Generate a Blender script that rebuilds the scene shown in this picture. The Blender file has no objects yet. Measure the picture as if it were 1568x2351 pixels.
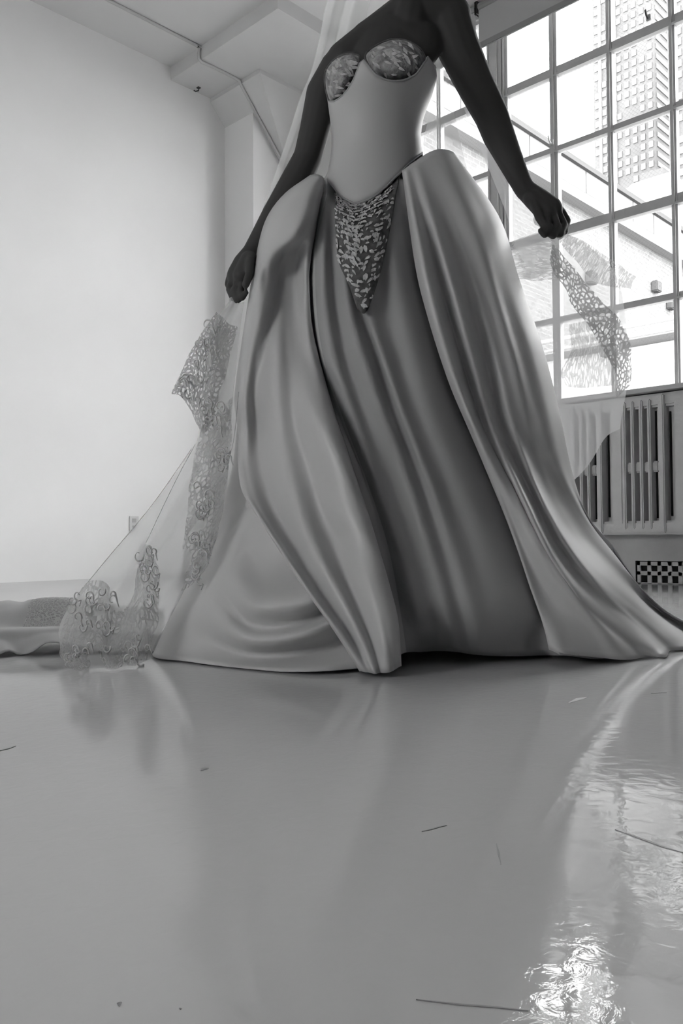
import bpy, bmesh, math, random
from mathutils import Vector, Matrix, noise

random.seed(7)
S = bpy.context.scene
COL = S.collection

# ------------------------------------------------------------------ camera
CAM_H = 0.27
FPX = 1914.0
YAW, PITCH, ROLL = math.radians(44.078), math.radians(1.756), math.radians(-0.362)
_fw = Vector((math.cos(YAW), math.sin(YAW), 0)); _rt = Vector((math.sin(YAW), -math.cos(YAW), 0)); _up = Vector((0, 0, 1))
_f2 = _fw*math.cos(PITCH) + _up*math.sin(PITCH)
_u2 = _up*math.cos(PITCH) - _fw*math.sin(PITCH)
CR = _rt*math.cos(ROLL) + _u2*math.sin(ROLL)
CU = _u2*math.cos(ROLL) - _rt*math.sin(ROLL)
CF = _f2
CO = Vector((0, 0, CAM_H))
cam_d = bpy.data.cameras.new('camera'); cam = bpy.data.objects.new('camera', cam_d); COL.objects.link(cam)
cam_d.sensor_fit = 'HORIZONTAL'; cam_d.sensor_width = 24.0; cam_d.lens = 24.0*FPX/1568.0
cam_d.clip_start = 0.02; cam_d.clip_end = 2000
cam.matrix_world = Matrix(((CR.x, CU.x, -CF.x, CO.x), (CR.y, CU.y, -CF.y, CO.y), (CR.z, CU.z, -CF.z, CO.z), (0, 0, 0, 1)))
S.camera = cam

# ------------------------------------------------------------------ sky and exposure
W = bpy.data.worlds.new('overcast_sky'); S.world = W; W.use_nodes = True
SKY = 17.0
nt = W.node_tree; bg = nt.nodes['Background']
tc = nt.nodes.new('ShaderNodeTexCoord'); nz = nt.nodes.new('ShaderNodeTexNoise'); rp = nt.nodes.new('ShaderNodeValToRGB')
nz.inputs['Scale'].default_value = 3.0; nz.inputs['Detail'].default_value = 4
rp.color_ramp.elements[0].color = (.80, .80, .80, 1); rp.color_ramp.elements[1].color = (1.1, 1.1, 1.1, 1)
rp.color_ramp.elements[0].position = .35; rp.color_ramp.elements[1].position = .65
nt.links.new(tc.outputs['Generated'], nz.inputs['Vector']); nt.links.new(nz.outputs['Fac'], rp.inputs['Fac'])
nt.links.new(rp.outputs['Color'], bg.inputs['Color']); bg.inputs['Strength'].default_value = SKY
S.view_settings.view_transform = 'Standard'; S.view_settings.look = 'None'
S.view_settings.exposure = 0.0; S.view_settings.gamma = 1.0; S.view_settings.use_curve_mapping = False
S.cycles.use_denoising = True
S.cycles.max_bounces = 7; S.cycles.diffuse_bounces = 5; S.cycles.glossy_bounces = 3; S.cycles.transparent_max_bounces = 20
S.cycles.sample_clamp_indirect = 6.0

# ------------------------------------------------------------------ measuring helpers
def ray(x, y):
    return (CF + CR*((x-784.0)/FPX) + CU*((1175.5-y)/FPX))
def P(x, y, d):                      # point seen at (x, y) at depth d (metres along the view axis)
    return CO + ray(x, y)*d
def on(axis, val, x, y):             # point seen at (x, y) on the plane axis = val
    r = ray(x, y); return CO + r*((val-CO[axis])/r[axis])
def floor_depth(x, y):
    r = ray(x, y); return 99.0 if r.z > -1e-3 else (CO.z)/(-r.z)

# ------------------------------------------------------------------ materials
M = {}
def mat(name, col, rough=.6, spec=.5, noise=None, bump=None, coat=0, sheen=0, metal=0):
    m = bpy.data.materials.new(name); m.use_nodes = True; n = m.node_tree; b = n.nodes['Principled BSDF']
    b.inputs['Base Color'].default_value = (col, col, col, 1); b.inputs['Roughness'].default_value = rough
    b.inputs['Specular IOR Level'].default_value = spec; b.inputs['Metallic'].default_value = metal
    b.inputs['Coat Weight'].default_value = coat; b.inputs['Sheen Weight'].default_value = sheen
    t = n.nodes.new('ShaderNodeTexCoord')
    if noise:
        sc, amt = noise
        q = n.nodes.new('ShaderNodeTexNoise'); q.inputs['Scale'].default_value = sc; q.inputs['Detail'].default_value = 5
        r = n.nodes.new('ShaderNodeValToRGB'); a, c = max(0, col*(1-amt)), min(1, col*(1+amt))
        r.color_ramp.elements[0].color = (a, a, a, 1); r.color_ramp.elements[1].color = (c, c, c, 1)
        r.color_ramp.elements[0].position = .3; r.color_ramp.elements[1].position = .7
        n.links.new(t.outputs['Object'], q.inputs['Vector']); n.links.new(q.outputs['Fac'], r.inputs['Fac']); n.links.new(r.outputs['Color'], b.inputs['Base Color'])
    if bump:
        sc, st = bump
        q = n.nodes.new('ShaderNodeTexNoise'); q.inputs['Scale'].default_value = sc; q.inputs['Detail'].default_value = 3
        k = n.nodes.new('ShaderNodeBump'); k.inputs['Strength'].default_value = st; k.inputs['Distance'].default_value = .01
        n.links.new(t.outputs['Object'], q.inputs['Vector']); n.links.new(q.outputs['Fac'], k.inputs['Height']); n.links.new(k.outputs['Normal'], b.inputs['Normal'])
    M[name] = m; return m

mat('wall_paint', .84, .75, .3, noise=(2.0, .02), bump=(30, .04))
mat('ceiling_paint', .66, .8, .3, noise=(1.5, .03))
mat('concrete_paint', .62, .7, .3, noise=(3, .03), bump=(18, .1))
mat('window_wall_paint', .50, .65, .4, noise=(5, .12), bump=(25, .15))
mat('back_wall', .62, .8)
mat('steel_paint', .42, .5, .4, bump=(60, .15), noise=(9, .06))
mat('radiator_paint', .52, .45, .4, bump=(40, .2), noise=(12, .05))
mat('gap_shade', .012, .9, .1)  # near-black colour for the shade inside radiator gaps and vent holes
mat('grille_block', .50, .55, .4, noise=(30, .12))
mat('shade_cloth', .36, .8, .2)
mat('shade_bar', .22, .7, .2)
mat('dark_metal', .03, .5)
mat('conduit_paint', .50, .55, .3)
mat('satin', .46, .42, .4, bump=(220, .02), sheen=.1)
mat('chiffon', .30, .65, .25, bump=(260, .03), sheen=.1)
mat('corset_satin', .44, .48, .35)
mat('cup_lace', .30, .7, .2, noise=(55, .55), bump=(120, .6))
mat('lace_thread', .52, .75, .2, noise=(90, .3))
mat('lace_cord', .60, .75, .2); mat('lace_dark', .11, .85, .1, noise=(60, .4))
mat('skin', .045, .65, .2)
mat('hair', .012, .45, .4)
mat('scuff', .30, .5); mat('scuff_pale', .62, .4)
mat('facade_white', .22, .8, 0); mat('facade_grey', .088, .8, 0, noise=(.08, .12)); mat('tower_glass', .13, .6, 0); mat('coping', .080, .7, 0)
mat('roof_pipe', .045, .6, 0); mat('asphalt', .10, .9, 0); mat('outlet_plastic', .62, .4)

def brick_mat():
    m = bpy.data.materials.new('pale_brick'); m.use_nodes = True; n = m.node_tree; b = n.nodes['Principled BSDF']; b.inputs['Roughness'].default_value = .9; b.inputs['Specular IOR Level'].default_value = 0
    t = n.nodes.new('ShaderNodeTexCoord'); mp = n.nodes.new('ShaderNodeMapping'); mp.inputs['Rotation'].default_value = (math.pi/2, 0, 0)
    k = n.nodes.new('ShaderNodeTexBrick'); k.inputs['Scale'].default_value = 2.2
    k.inputs['Color1'].default_value = (.135, .135, .135, 1); k.inputs['Color2'].default_value = (.112, .112, .112, 1); k.inputs['Mortar'].default_value = (.165, .165, .165, 1)
    n.links.new(t.outputs['Object'], mp.inputs['Vector']); n.links.new(mp.outputs['Vector'], k.inputs['Vector']); n.links.new(k.outputs['Color'], b.inputs['Base Color'])
    M['pale_brick'] = m
brick_mat()

def floor_mat():
    m = bpy.data.materials.new('glossy_painted_floor'); m.use_nodes = True; n = m.node_tree; b = n.nodes['Principled BSDF']
    t = n.nodes.new('ShaderNodeTexCoord')
    q = n.nodes.new('ShaderNodeTexNoise'); q.inputs['Scale'].default_value = 1.4; q.inputs['Detail'].default_value = 6
    r = n.nodes.new('ShaderNodeValToRGB'); r.color_ramp.elements[0].color = (.58, .58, .58, 1); r.color_ramp.elements[1].color = (.63, .63, .63, 1)
    n.links.new(t.outputs['Object'], q.inputs['Vector']); n.links.new(q.outputs['Fac'], r.inputs['Fac']); n.links.new(r.outputs['Color'], b.inputs['Base Color'])
    b.inputs['Roughness'].default_value = .022; b.inputs['IOR'].default_value = 1.5; b.inputs['Specular IOR Level'].default_value = .8
    # brushed, slightly rippled coats of paint
    q1 = n.nodes.new('ShaderNodeTexNoise'); q1.inputs['Scale'].default_value = 52; q1.inputs['Detail'].default_value = 4; q1.inputs['Distortion'].default_value = .6
    q2 = n.nodes.new('ShaderNodeTexNoise'); q2.inputs['Scale'].default_value = 3.0; q2.inputs['Detail'].default_value = 2
    k1 = n.nodes.new('ShaderNodeBump'); k1.inputs['Strength'].default_value = .06; k1.inputs['Distance'].default_value = .005
    k2 = n.nodes.new('ShaderNodeBump'); k2.inputs['Strength'].default_value = .02; k2.inputs['Distance'].default_value = .05
    for q_ in (q1, q2): n.links.new(t.outputs['Object'], q_.inputs['Vector'])
    n.links.new(q1.outputs['Fac'], k1.inputs['Height']); n.links.new(q2.outputs['Fac'], k2.inputs['Height'])
    n.links.new(k2.outputs['Normal'], k1.inputs['Normal']); n.links.new(k1.outputs['Normal'], b.inputs['Normal'])
    M['floor'] = m
floor_mat()

def glass_mat():                     # wire-reinforced pane: clear, a little reflective, fine diagonal wire
    m = bpy.data.materials.new('wire_glass'); m.use_nodes = True; n = m.node_tree; n.nodes.clear()
    o = n.nodes.new('ShaderNodeOutputMaterial'); tr = n.nodes.new('ShaderNodeBsdfTransparent'); gl = n.nodes.new('ShaderNodeBsdfGlossy'); df = n.nodes.new('ShaderNodeBsdfDiffuse')
    tr.inputs['Color'].default_value = (.93, .93, .93, 1); gl.inputs['Roughness'].default_value = .02; df.inputs['Color'].default_value = (.25, .25, .25, 1)
    fr = n.nodes.new('ShaderNodeFresnel'); fr.inputs['IOR'].default_value = 1.45
    mx = n.nodes.new('ShaderNodeMixShader'); n.links.new(fr.outputs['Fac'], mx.inputs[0]); n.links.new(tr.outputs[0], mx.inputs[1]); n.links.new(gl.outputs[0], mx.inputs[2])
    t = n.nodes.new('ShaderNodeTexCoord'); sp = n.nodes.new('ShaderNodeSeparateXYZ'); n.links.new(t.outputs['Object'], sp.inputs[0])
    def math_(op, a, b_):
        k = n.nodes.new('ShaderNodeMath'); k.operation = op
        for i, v in ((0, a), (1, b_)):
            if isinstance(v, (int, float)): k.inputs[i].default_value = v
            else: n.links.new(v, k.inputs[i])
        return k.outputs[0]
    lines = []
    for op in ('ADD', 'SUBTRACT'):
        s_ = math_(op, sp.outputs['Y'], sp.outputs['Z']); p_ = math_('PINGPONG', s_, .0125); lines.append(math_('LESS_THAN', p_, .0006))
    wire = math_('MAXIMUM', lines[0], lines[1]); wf = math_('MULTIPLY', wire, .55)
    m2 = n.nodes.new('ShaderNodeMixShader'); n.links.new(wf, m2.inputs[0]); n.links.new(mx.outputs[0], m2.inputs[1]); n.links.new(df.outputs[0], m2.inputs[2])
    n.links.new(m2.outputs[0], o.inputs[0]); M['glass'] = m
glass_mat()

def sheer(name, cover, col, lace=None):
    """woven sheer cloth: cover = share of thread; lace = (scale u, scale v, low, high) adds thread where the motif is"""
    m = bpy.data.materials.new(name); m.use_nodes = True; n = m.node_tree; n.nodes.clear()
    o = n.nodes.new('ShaderNodeOutputMaterial'); tr = n.nodes.new('ShaderNodeBsdfTransparent'); df = n.nodes.new('ShaderNodeBsdfDiffuse'); tl = n.nodes.new('ShaderNodeBsdfTranslucent')
    for q in (df, tl): q.inputs['Color'].default_value = (col, col, col, 1)
    mx = n.nodes.new('ShaderNodeMixShader'); mx.inputs[0].default_value = .45; n.links.new(df.outputs[0], mx.inputs[1]); n.links.new(tl.outputs[0], mx.inputs[2])
    m2 = n.nodes.new('ShaderNodeMixShader'); n.links.new(tr.outputs[0], m2.inputs[1]); n.links.new(mx.outputs[0], m2.inputs[2]); n.links.new(m2.outputs[0], o.inputs[0])
    if lace is None:
        m2.inputs[0].default_value = cover
    else:
        su, sv, lo, hi, base, motif = lace
        t = n.nodes.new('ShaderNodeTexCoord'); mp = n.nodes.new('ShaderNodeMapping'); mp.inputs['Scale'].default_value = (su, sv, 1)
        n.links.new(t.outputs['UV'], mp.inputs['Vector'])
        d = n.nodes.new('ShaderNodeTexNoise'); d.inputs['Scale'].default_value = .8; d.inputs['Detail'].default_value = 2
        ad = n.nodes.new('ShaderNodeMixRGB'); ad.blend_type = 'ADD'; ad.inputs[0].default_value = 1.2
        n.links.new(mp.outputs[0], d.inputs['Vector']); n.links.new(mp.outputs[0], ad.inputs[1]); n.links.new(d.outputs['Color'], ad.inputs[2])
        v = n.nodes.new('ShaderNodeTexVoronoi'); v.feature = 'DISTANCE_TO_EDGE'; v.inputs['Scale'].default_value = 1.0; n.links.new(ad.outputs[0], v.inputs['Vector'])
        r = n.nodes.new('ShaderNodeMapRange'); r.inputs[1].default_value = lo; r.inputs[2].default_value = hi; r.inputs[3].default_value = cover; r.inputs[4].default_value = base
        n.links.new(v.outputs['Distance'], r.inputs[0])
        q2 = n.nodes.new('ShaderNodeTexNoise'); q2.inputs['Scale'].default_value = .16; q2.inputs['Detail'].default_value = 3; n.links.new(mp.outputs[0], q2.inputs['Vector'])
        r2 = n.nodes.new('ShaderNodeMapRange'); r2.inputs[1].default_value = .40; r2.inputs[2].default_value = .62; r2.inputs[3].default_value = 0; r2.inputs[4].default_value = motif
        n.links.new(q2.outputs['Fac'], r2.inputs[0])
        mm = n.nodes.new('ShaderNodeMath'); mm.operation = 'MAXIMUM'; n.links.new(r.outputs[0], mm.inputs[0]); n.links.new(r2.outputs[0], mm.inputs[1]); n.links.new(mm.outputs[0], m2.inputs[0])
    M[name] = m
sheer('tulle', .36, .80)
sheer('tulle_dense', .46, .80)
sheer('lace_net', .90, .44, lace=(90, 76, .09, .28, .06, .40))
sheer('lace_open', .72, .46, lace=(85, 70, .06, .20, .06, .60))
sheer('lace_streak', .62, .60, lace=(30, 190, .06, .24, .16, .5))

# ------------------------------------------------------------------ building helpers
def link(o, parent=None):
    COL.objects.link(o)
    if parent: o.parent = parent; o.matrix_parent_inverse = parent.matrix_world.inverted()
    return o
def tag(o, label=None, cat=None, group=None, kind=None):
    if label: o['label'] = label
    if cat: o['category'] = cat
    if group: o['group'] = group
    if kind: o['kind'] = kind
    return o
def empty(name, loc):
    o = bpy.data.objects.new(name, None); o.location = loc; COL.objects.link(o); o.empty_display_size = .1
    o.matrix_world = Matrix.Translation(Vector(loc)); return o
def build(name, bm, m, parent=None, smooth=False):
    me = bpy.data.meshes.new(name); bm.normal_update(); bm.to_mesh(me); bm.free(); me.materials.append(M[m])
    if smooth:
        for p in me.polygons: p.use_smooth = True
    return link(bpy.data.objects.new(name, me), parent)
def addbox(bm, a, b):
    x0, y0, z0 = [min(a[i], b[i]) for i in range(3)]; x1, y1, z1 = [max(a[i], b[i]) for i in range(3)]
    v = [bm.verts.new(c) for c in ((x0, y0, z0), (x1, y0, z0), (x1, y1, z0), (x0, y1, z0), (x0, y0, z1), (x1, y0, z1), (x1, y1, z1), (x0, y1, z1))]
    for f in ((0, 3, 2, 1), (4, 5, 6, 7), (0, 1, 5, 4), (1, 2, 6, 5), (2, 3, 7, 6), (3, 0, 4, 7)): bm.faces.new([v[i] for i in f])
def box(name, a, b, m, parent=None, bevel=0):
    bm = bmesh.new(); addbox(bm, a, b)
    if bevel: bmesh.ops.bevel(bm, geom=bm.edges[:], offset=bevel, segments=2, affect='EDGES')
    return build(name, bm, m, parent)
def prism(bm, pts, a, b):            # polygon in points, extruded from vector a to b
    lo = [bm.verts.new(Vector(p)+a) for p in pts]; hi = [bm.verts.new(Vector(p)+b) for p in pts]; n = len(pts)
    bm.faces.new(lo); bm.faces.new(hi[::-1])
    for i in range(n): bm.faces.new((lo[i], lo[(i+1) % n], hi[(i+1) % n], hi[i]))
    bmesh.ops.recalc_face_normals(bm, faces=bm.faces)
def tube(bm, pts, rad, n=8):
    pts = [Vector(p) for p in pts]; rings = []
    rads = rad if isinstance(rad, (list, tuple)) else [rad]*len(pts)
    for i, p in enumerate(pts):
        t = (pts[min(i+1, len(pts)-1)] - pts[max(i-1, 0)]).normalized()
        a = t.orthogonal().normalized() if i == 0 else (rings_a - t*rings_a.dot(t)).normalized()
        rings_a = a; b = t.cross(a)
        rings.append([bm.verts.new(p + (a*math.cos(k*2*math.pi/n) + b*math.sin(k*2*math.pi/n))*rads[i]) for k in range(n)])
    for r0, r1 in zip(rings, rings[1:]):
        for k in range(n): bm.faces.new((r0[k], r0[(k+1) % n], r1[(k+1) % n], r1[k]))
    bm.faces.new(rings[0][::-1]); bm.faces.new(rings[-1])
def cr(p0, p1, p2, p3, t):           # Catmull-Rom
    return .5*((2*p1) + (p2-p0)*t + (2*p0-5*p1+4*p2-p3)*t*t + (3*p1-p0-3*p2+p3)*t*t*t)
def resample(pts, n):
    k = len(pts)
    if k == 2: return [pts[0].lerp(pts[1], i/(n-1)) for i in range(n)]
    L = [0.0]
    for a, b in zip(pts, pts[1:]): L.append(L[-1]+max(1e-6, (b-a).length))
    out = []; j = 0
    for i in range(n):
        s = L[-1]*i/(n-1)
        while j < k-2 and s > L[j+1]: j += 1
        t = min(1, max(0, (s-L[j])/(L[j+1]-L[j])))
        p0 = pts[j-1] if j else pts[0]*2-pts[1]; p3 = pts[j+2] if j+2 < k else pts[-1]*2-pts[-2]
        out.append(cr(p0, pts[j], pts[j+1], p3, t))
    return out
def loft(cols3, nv, per, closed=False):
    """cols3: columns of 3-D points -> grid[u][v] with smooth interpolation both ways"""
    cs = [resample(c, nv) for c in cols3]; k = len(cs); grid = []
    rng = k if closed else k-1
    for j in range(rng):
        for q in range(per):
            t = q/per; row = []
            for v in range(nv):
                g = lambda i: cs[i % k][v] if closed else (cs[i][v] if 0 <= i < k else (cs[0][v]*2-cs[1][v] if i < 0 else cs[-1][v]*2-cs[-2][v]))
                row.append(cr(g(j-1), g(j), g(j+1), g(j+2), t))
            grid.append(row)
    if not closed: grid.append(cs[-1])
    return grid
def pleat(grid, amp, uf, grow=True):
    nv = len(grid[0]); out = []
    for i, g in enumerate(grid):
        out.append([p - CF*amp*(j/nv if grow else 1)*noise.noise(Vector((i*uf, j*.035, 2.3))) for j, p in enumerate(g)])
    return out
def sheet(name, grid, m, parent=None, closed=False, thick=0.0, floor=True, ruffle=None):
    if ruffle:
        amp, fr = ruffle
        grid = [[p + CF*amp*noise.noise(p*fr) + CR*amp*.5*noise.noise(p*fr+Vector((7, 3, 1))) for p in g] for g in grid]
    bm = bmesh.new(); uv = bm.loops.layers.uv.new('UVMap'); nu = len(grid); nv = len(grid[0])
    V = []
    for g in grid:
        col = []
        for p in g:
            p = Vector(p)
            if floor and p.z < .004: p.z = .004
            col.append(bm.verts.new(p))
        V.append(col)
    U = [0.0]; mid = nv//2
    for i in range(1, nu+1): U.append(U[-1] + (V[i % nu][mid].co-V[i-1][mid].co).length)
    T = [0.0]
    for j in range(1, nv): T.append(T[-1] + (V[nu//2][j].co-V[nu//2][j-1].co).length)
    for i in range(nu if closed else nu-1):
        i2 = (i+1) % nu
        for j in range(nv-1):
            f = bm.faces.new((V[i][j], V[i][j+1], V[i2][j+1], V[i2][j])); f.smooth = True
            for l, (a, b) in zip(f.loops, ((i, j), (i, j+1), (i+1, j+1), (i+1, j))): l[uv].uv = (U[a], T[b])
    o = build(name, bm, m, parent, smooth=True)
    if thick:
        s = o.modifiers.new('thickness', 'SOLIDIFY'); s.thickness = thick; s.offset = 0
    return o

# ------------------------------------------------------------------ room
YL, XW, ZC = 5.175, 4.596, 3.80
XB, YB = -3.2, -5.2                 # walls behind the camera
box('floor', (XB-.2, YB-.2, -.15), (XW+.3, YL+.3, 0), 'floor'); FLOOR = bpy.data.objects['floor']
tag(FLOOR, 'glossy grey painted concrete floor', None, None, 'structure')
tag(box('ceiling', (XB-.2, YB-.2, ZC), (XW+.3, YL+.3, ZC+.25), 'ceiling_paint'), 'pale painted ceiling slab', None, None, 'structure')
tag(box('wall_left', (XB-.2, YL, 0), (XW+.3, YL+.3, ZC), 'wall_paint'), 'plain white studio wall', None, None, 'structure')
bm = bmesh.new(); WB0, WB1, WBZ0, WBZ1 = 1.2, 2.8, 1.0, 2.28     # opening for the added, unseen fill window behind the camera
for a_, b_ in (((YB, 0), (YL, WBZ0)), ((YB, WBZ1), (YL, ZC)), ((YB, WBZ0), (WB0, WBZ1)), ((WB1, WBZ0), (YL, WBZ1))): addbox(bm, (XB-.2, a_[0], a_[1]), (XB, b_[0], b_[1]))
tag(build('wall_back', bm, 'back_wall'), 'studio wall behind the camera', None, None, 'structure')
wb = empty('window_3', (XB, (WB0+WB1)/2, WBZ0)); tag(wb, 'added unseen window behind the camera that fills the gown with light', None, None, 'structure')  # made-up window, lets sky light reach the front of the gown
for i in range(5):
    y = WB0+(WB1-WB0)*i/4; box('mullion', (XB-.12, y-.018, WBZ0), (XB-.08, y+.018, WBZ1), 'steel_paint', wb)
for j in range(4):
    z = WBZ0+(WBZ1-WBZ0)*j/3; box('glazing_bar', (XB-.12, WB0, z-.018), (XB-.08, WB1, z+.018), 'steel_paint', wb)
for i in range(4):
    for j in range(3):
        ya, yb = WB0+(WB1-WB0)*i/4, WB0+(WB1-WB0)*(i+1)/4; za, zb = WBZ0+(WBZ1-WBZ0)*j/3, WBZ0+(WBZ1-WBZ0)*(j+1)/3
        bm = bmesh.new(); bm.faces.new([bm.verts.new(c) for c in ((XB-.1, ya, za), (XB-.1, yb, za), (XB-.1, yb, zb), (XB-.1, ya, zb))]); build('pane', bm, 'glass', wb)
tag(box('wall_near', (XB, YB-.2, 0), (XW+.3, YB, ZC), 'back_wall'), 'studio end wall behind the camera', None, None, 'structure')

# drop panel and column capital in the far corner
e0 = on(1, YL, 391.6, 184); ZP = e0.z; XP = e0.x
nc = on(2, ZP, 625, 11.5); YP = nc.y
tag(box('trim_1', (XP, YP, ZP), (XW, YL, ZC), 'concrete_paint'), 'square drop panel under the ceiling in the corner', None, None, 'structure')
c1 = on(1, YL, 483, 231); c2 = on(1, YL, 516.5, 294)
X2, Z2, X3, Z3 = c1.x, min(c1.z, ZP-.03), c2.x, c2.z
YPIER = on(0, X3, 581, 262).y
ncap = on(2, ZP, 597, 158); YCAP = ncap.y
slope = (Z3-Z2)/(X3-X2); XE = min(X3+.5, XW-.15); ZE = Z2+slope*(XE-X2)
bm = bmesh.new()
top0 = [(X2, YCAP, ZP), (XW, YCAP, ZP), (XW, YL, ZP), (X2, YL, ZP)]
top1 = [(x, y, Z2) for x, y, z in top0]
bot = [(XE, YPIER-.01, ZE), (XW, YPIER-.01, ZE), (XW, YL, ZE), (XE, YL, ZE)]
rings = [[bm.verts.new(c) for c in r] for r in (top0, top1, bot)]
for a, b in zip(rings, rings[1:]):
    for i in range(4): bm.faces.new((a[i], a[(i+1) % 4], b[(i+1) % 4], b[i]))
bm.faces.new(rings[2]); bm.faces.new(rings[0][::-1]); bmesh.ops.recalc_face_normals(bm, faces=bm.faces)
tag(build('trim_2', bm, 'concrete_paint'), 'flared capital on the corner column', None, None, 'structure')
tag(box('trim_3', (X3, YPIER, 0), (XW, YL, Z3+.3), 'wall_paint'), 'square corner column by the windows', None, None, 'structure')

# conduit along the ceiling, down over the drop panel and the capital
rc = .011
q0 = on(2, ZC-rc, 240, -6); q1 = on(2, ZC-rc, 402, 79)
q2 = on(2, ZP-rc, 447, 137); q3 = on(2, ZP-rc, 520, 178)
s1 = on(1, q3.y, 552, 196); s2 = on(1, YPIER-.03, 640, 352)
yc = q1.y
pts = [(XB, yc, ZC-rc), (q1.x-.12, yc, ZC-rc), (XP-.04, yc, ZC-rc-.004), (XP-.022, yc, ZC-rc-.03), (XP-.020, yc, ZP+.01), (XP-.012, yc, ZP-.012), (XP+.02, yc, ZP-rc-.004), (XP+.08, yc, ZP-rc)]
xs = X2-.01
pts += [(xs-.03, yc, ZP-rc), (xs, yc, ZP-.03), (X2+.02, yc, Z2-.035)]
for k in (.4, .8, 1.1): pts.append((X2+k*(XE-X2), yc, Z2+k*slope*(XE-X2)-.018))
bm = bmesh.new(); tube(bm, resample([Vector(p) for p in pts], 220), rc, 8)
cd = build('conduit', bm, 'conduit_paint', None, True); tag(cd, 'thin painted electrical conduit running along the ceiling', 'conduit')
h_ = on(2, ZP-.004, 456, 202)
hk = empty('ceiling_hook', h_); tag(hk, 'small dark hook screwed under the drop panel', 'hook')
box('base_plate', h_+Vector((-.012, -.012, -.002)), h_+Vector((.012, .012, .004)), 'dark_metal', hk)
bm = bmesh.new(); tube(bm, [h_+Vector((0, 0, 0)), h_+Vector((0, 0, -.02)), h_+Vector((-.02, .012, -.03)), h_+Vector((-.03, .02, -.022))], .005, 6); build('hook', bm, 'dark_metal', hk)
ot = on(1, YL, 307, 1203)
po = empty('wall_outlet', (ot.x, YL, ot.z)); tag(po, 'small white power outlet low on the white wall', 'outlet')
box('cover_plate', (ot.x-.035, YL-.008, ot.z-.055), (ot.x+.035, YL, ot.z+.055), 'outlet_plastic', po)
for dz in (-.025, .025): box('socket', (ot.x-.014, YL-.011, ot.z+dz-.014), (ot.x+.014, YL-.008, ot.z+dz+.014), 'steel_paint', po)

# ------------------------------------------------------------------ window wall
SILL, R1, R2, R3, R4 = 1.111, 1.608, 2.152, 2.680, 3.171
ZS = 3.486                            # lower edge of the roller shades
def wy(x, z=2.2): return on(0, XW, x, 1175.5).y if z is None else _wy(x, z)
def _wy(x, z):
    # y on the window plane seen at image column x for height z
    lo, hi = -2.0, 5.0
    for _ in range(60):
        m_ = (lo+hi)/2; d = Vector((XW, m_, z))-CO; px = 784+FPX*d.dot(CR)/d.dot(CF)
        if px > x: lo = m_
        else: hi = m_
    return lo
VY = [_wy(1397, 2.7), _wy(1541, 2.7)]
PITCHY = VY[0]-VY[1]
Y_POST0, Y_POST1 = _wy(1118.5, 3.3), _wy(1153, 3.3)   # post between the two bays
yA = _wy(1268, 2.7)
bay2 = [Y_POST1, yA, VY[0], VY[1]] + [VY[1]-PITCHY*i for i in (1, 2, 3)]
bayL = [Y_POST0 + .42*i for i in (2, 1, 0)]; bayL[0] = min(bayL[0], YPIER-.02)
bay2_end = bay2[-1]
bay3 = [bay2_end-.16-PITCHY*i for i in range(7)]
bay4 = [bay3[-1]-.16-PITCHY*i for i in range(7)]
ZTOP = 3.74
WD = .11                              # depth of the window set back in the wall
bm = bmesh.new()
addbox(bm, (XW, YB, 0), (XW+.3, YL, SILL-.06))
addbox(bm, (XW, YB, ZTOP), (XW+.3, YL, ZC))
addbox(bm, (XW, bayL[0], SILL-.06), (XW+.3, YL, ZTOP))
addbox(bm, (XW, YB, SILL-.06), (XW+.3, bay2_end, ZTOP))
wr = build('wall_right', bm, 'window_wall_paint'); tag(wr, 'low painted wall under the steel windows', None, None, 'structure')
rows = [SILL, R1, R2, R3, R4, ZTOP]
def window(n, ys, label, thickv=(), open_rows=()):
    w = empty('window_%d' % n, (XW, (ys[0]+ys[-1])/2, SILL)); tag(w, label, None, None, 'structure')
    x0, x1 = XW+.02, XW+.06
    y0, y1 = ys[-1], ys[0]
    bm = bmesh.new()
    addbox(bm, (XW-.01, y0, SILL-.06), (XW+.10, y1, SILL)); addbox(bm, (x0, y0, ZTOP-.02), (x1, y1, ZTOP)); build('frame', bm, 'steel_paint', w)
    for i, y in enumerate(ys):
        t = .026 if i in thickv else .017
        bm = bmesh.new(); addbox(bm, (x0, y-t, SILL), (x1, y+t, ZTOP)); addbox(bm, (x0-.012, y-.006, SILL), (x0, y+.006, ZTOP)); build('mullion', bm, 'steel_paint', w)
    for i, z in enumerate(rows[1:-1]):
        t = .031 if i in (1, 3) else .020
        bm = bmesh.new(); addbox(bm, (x0+.004, y0, z-t), (x1-.004, y1, z+t)); addbox(bm, (x0-.01, y0, z-t), (x0+.004, y1, z-t+.012)); build('glazing_bar', bm, 'steel_paint', w)
    for i in range(len(ys)-1):
        for j in range(len(rows)-1):
            bm = bmesh.new(); vv = [bm.verts.new(c) for c in ((XW+.042, ys[i], rows[j]), (XW+.042, ys[i+1], rows[j]), (XW+.042, ys[i+1], rows[j+1]), (XW+.042, ys[i], rows[j+1]))]; bm.faces.new(vv); build('pane', bm, 'glass', w)
    return w
w1 = window(1, bayL, 'steel framed wire glass window behind the veil')
w2 = window(2, bay2, 'tall steel framed wire glass window above the radiator', thickv=(0, 1))
for n_, (a, b) in enumerate(((Y_POST0, Y_POST1),)):
    bm = bmesh.new(); lo, hi = min(a, b)+.012, max(a, b)-.012
    addbox(bm, (XW+.005, lo, SILL-.06), (XW+.10, hi, ZTOP)); addbox(bm, (XW-.012, (lo+hi)/2-.02, SILL-.06), (XW+.005, (lo+hi)/2+.02, ZTOP))
    tag(build('trim_%d' % (4+n_), bm, 'steel_paint'), 'steel post between two window bays', None, None, 'structure')
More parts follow.
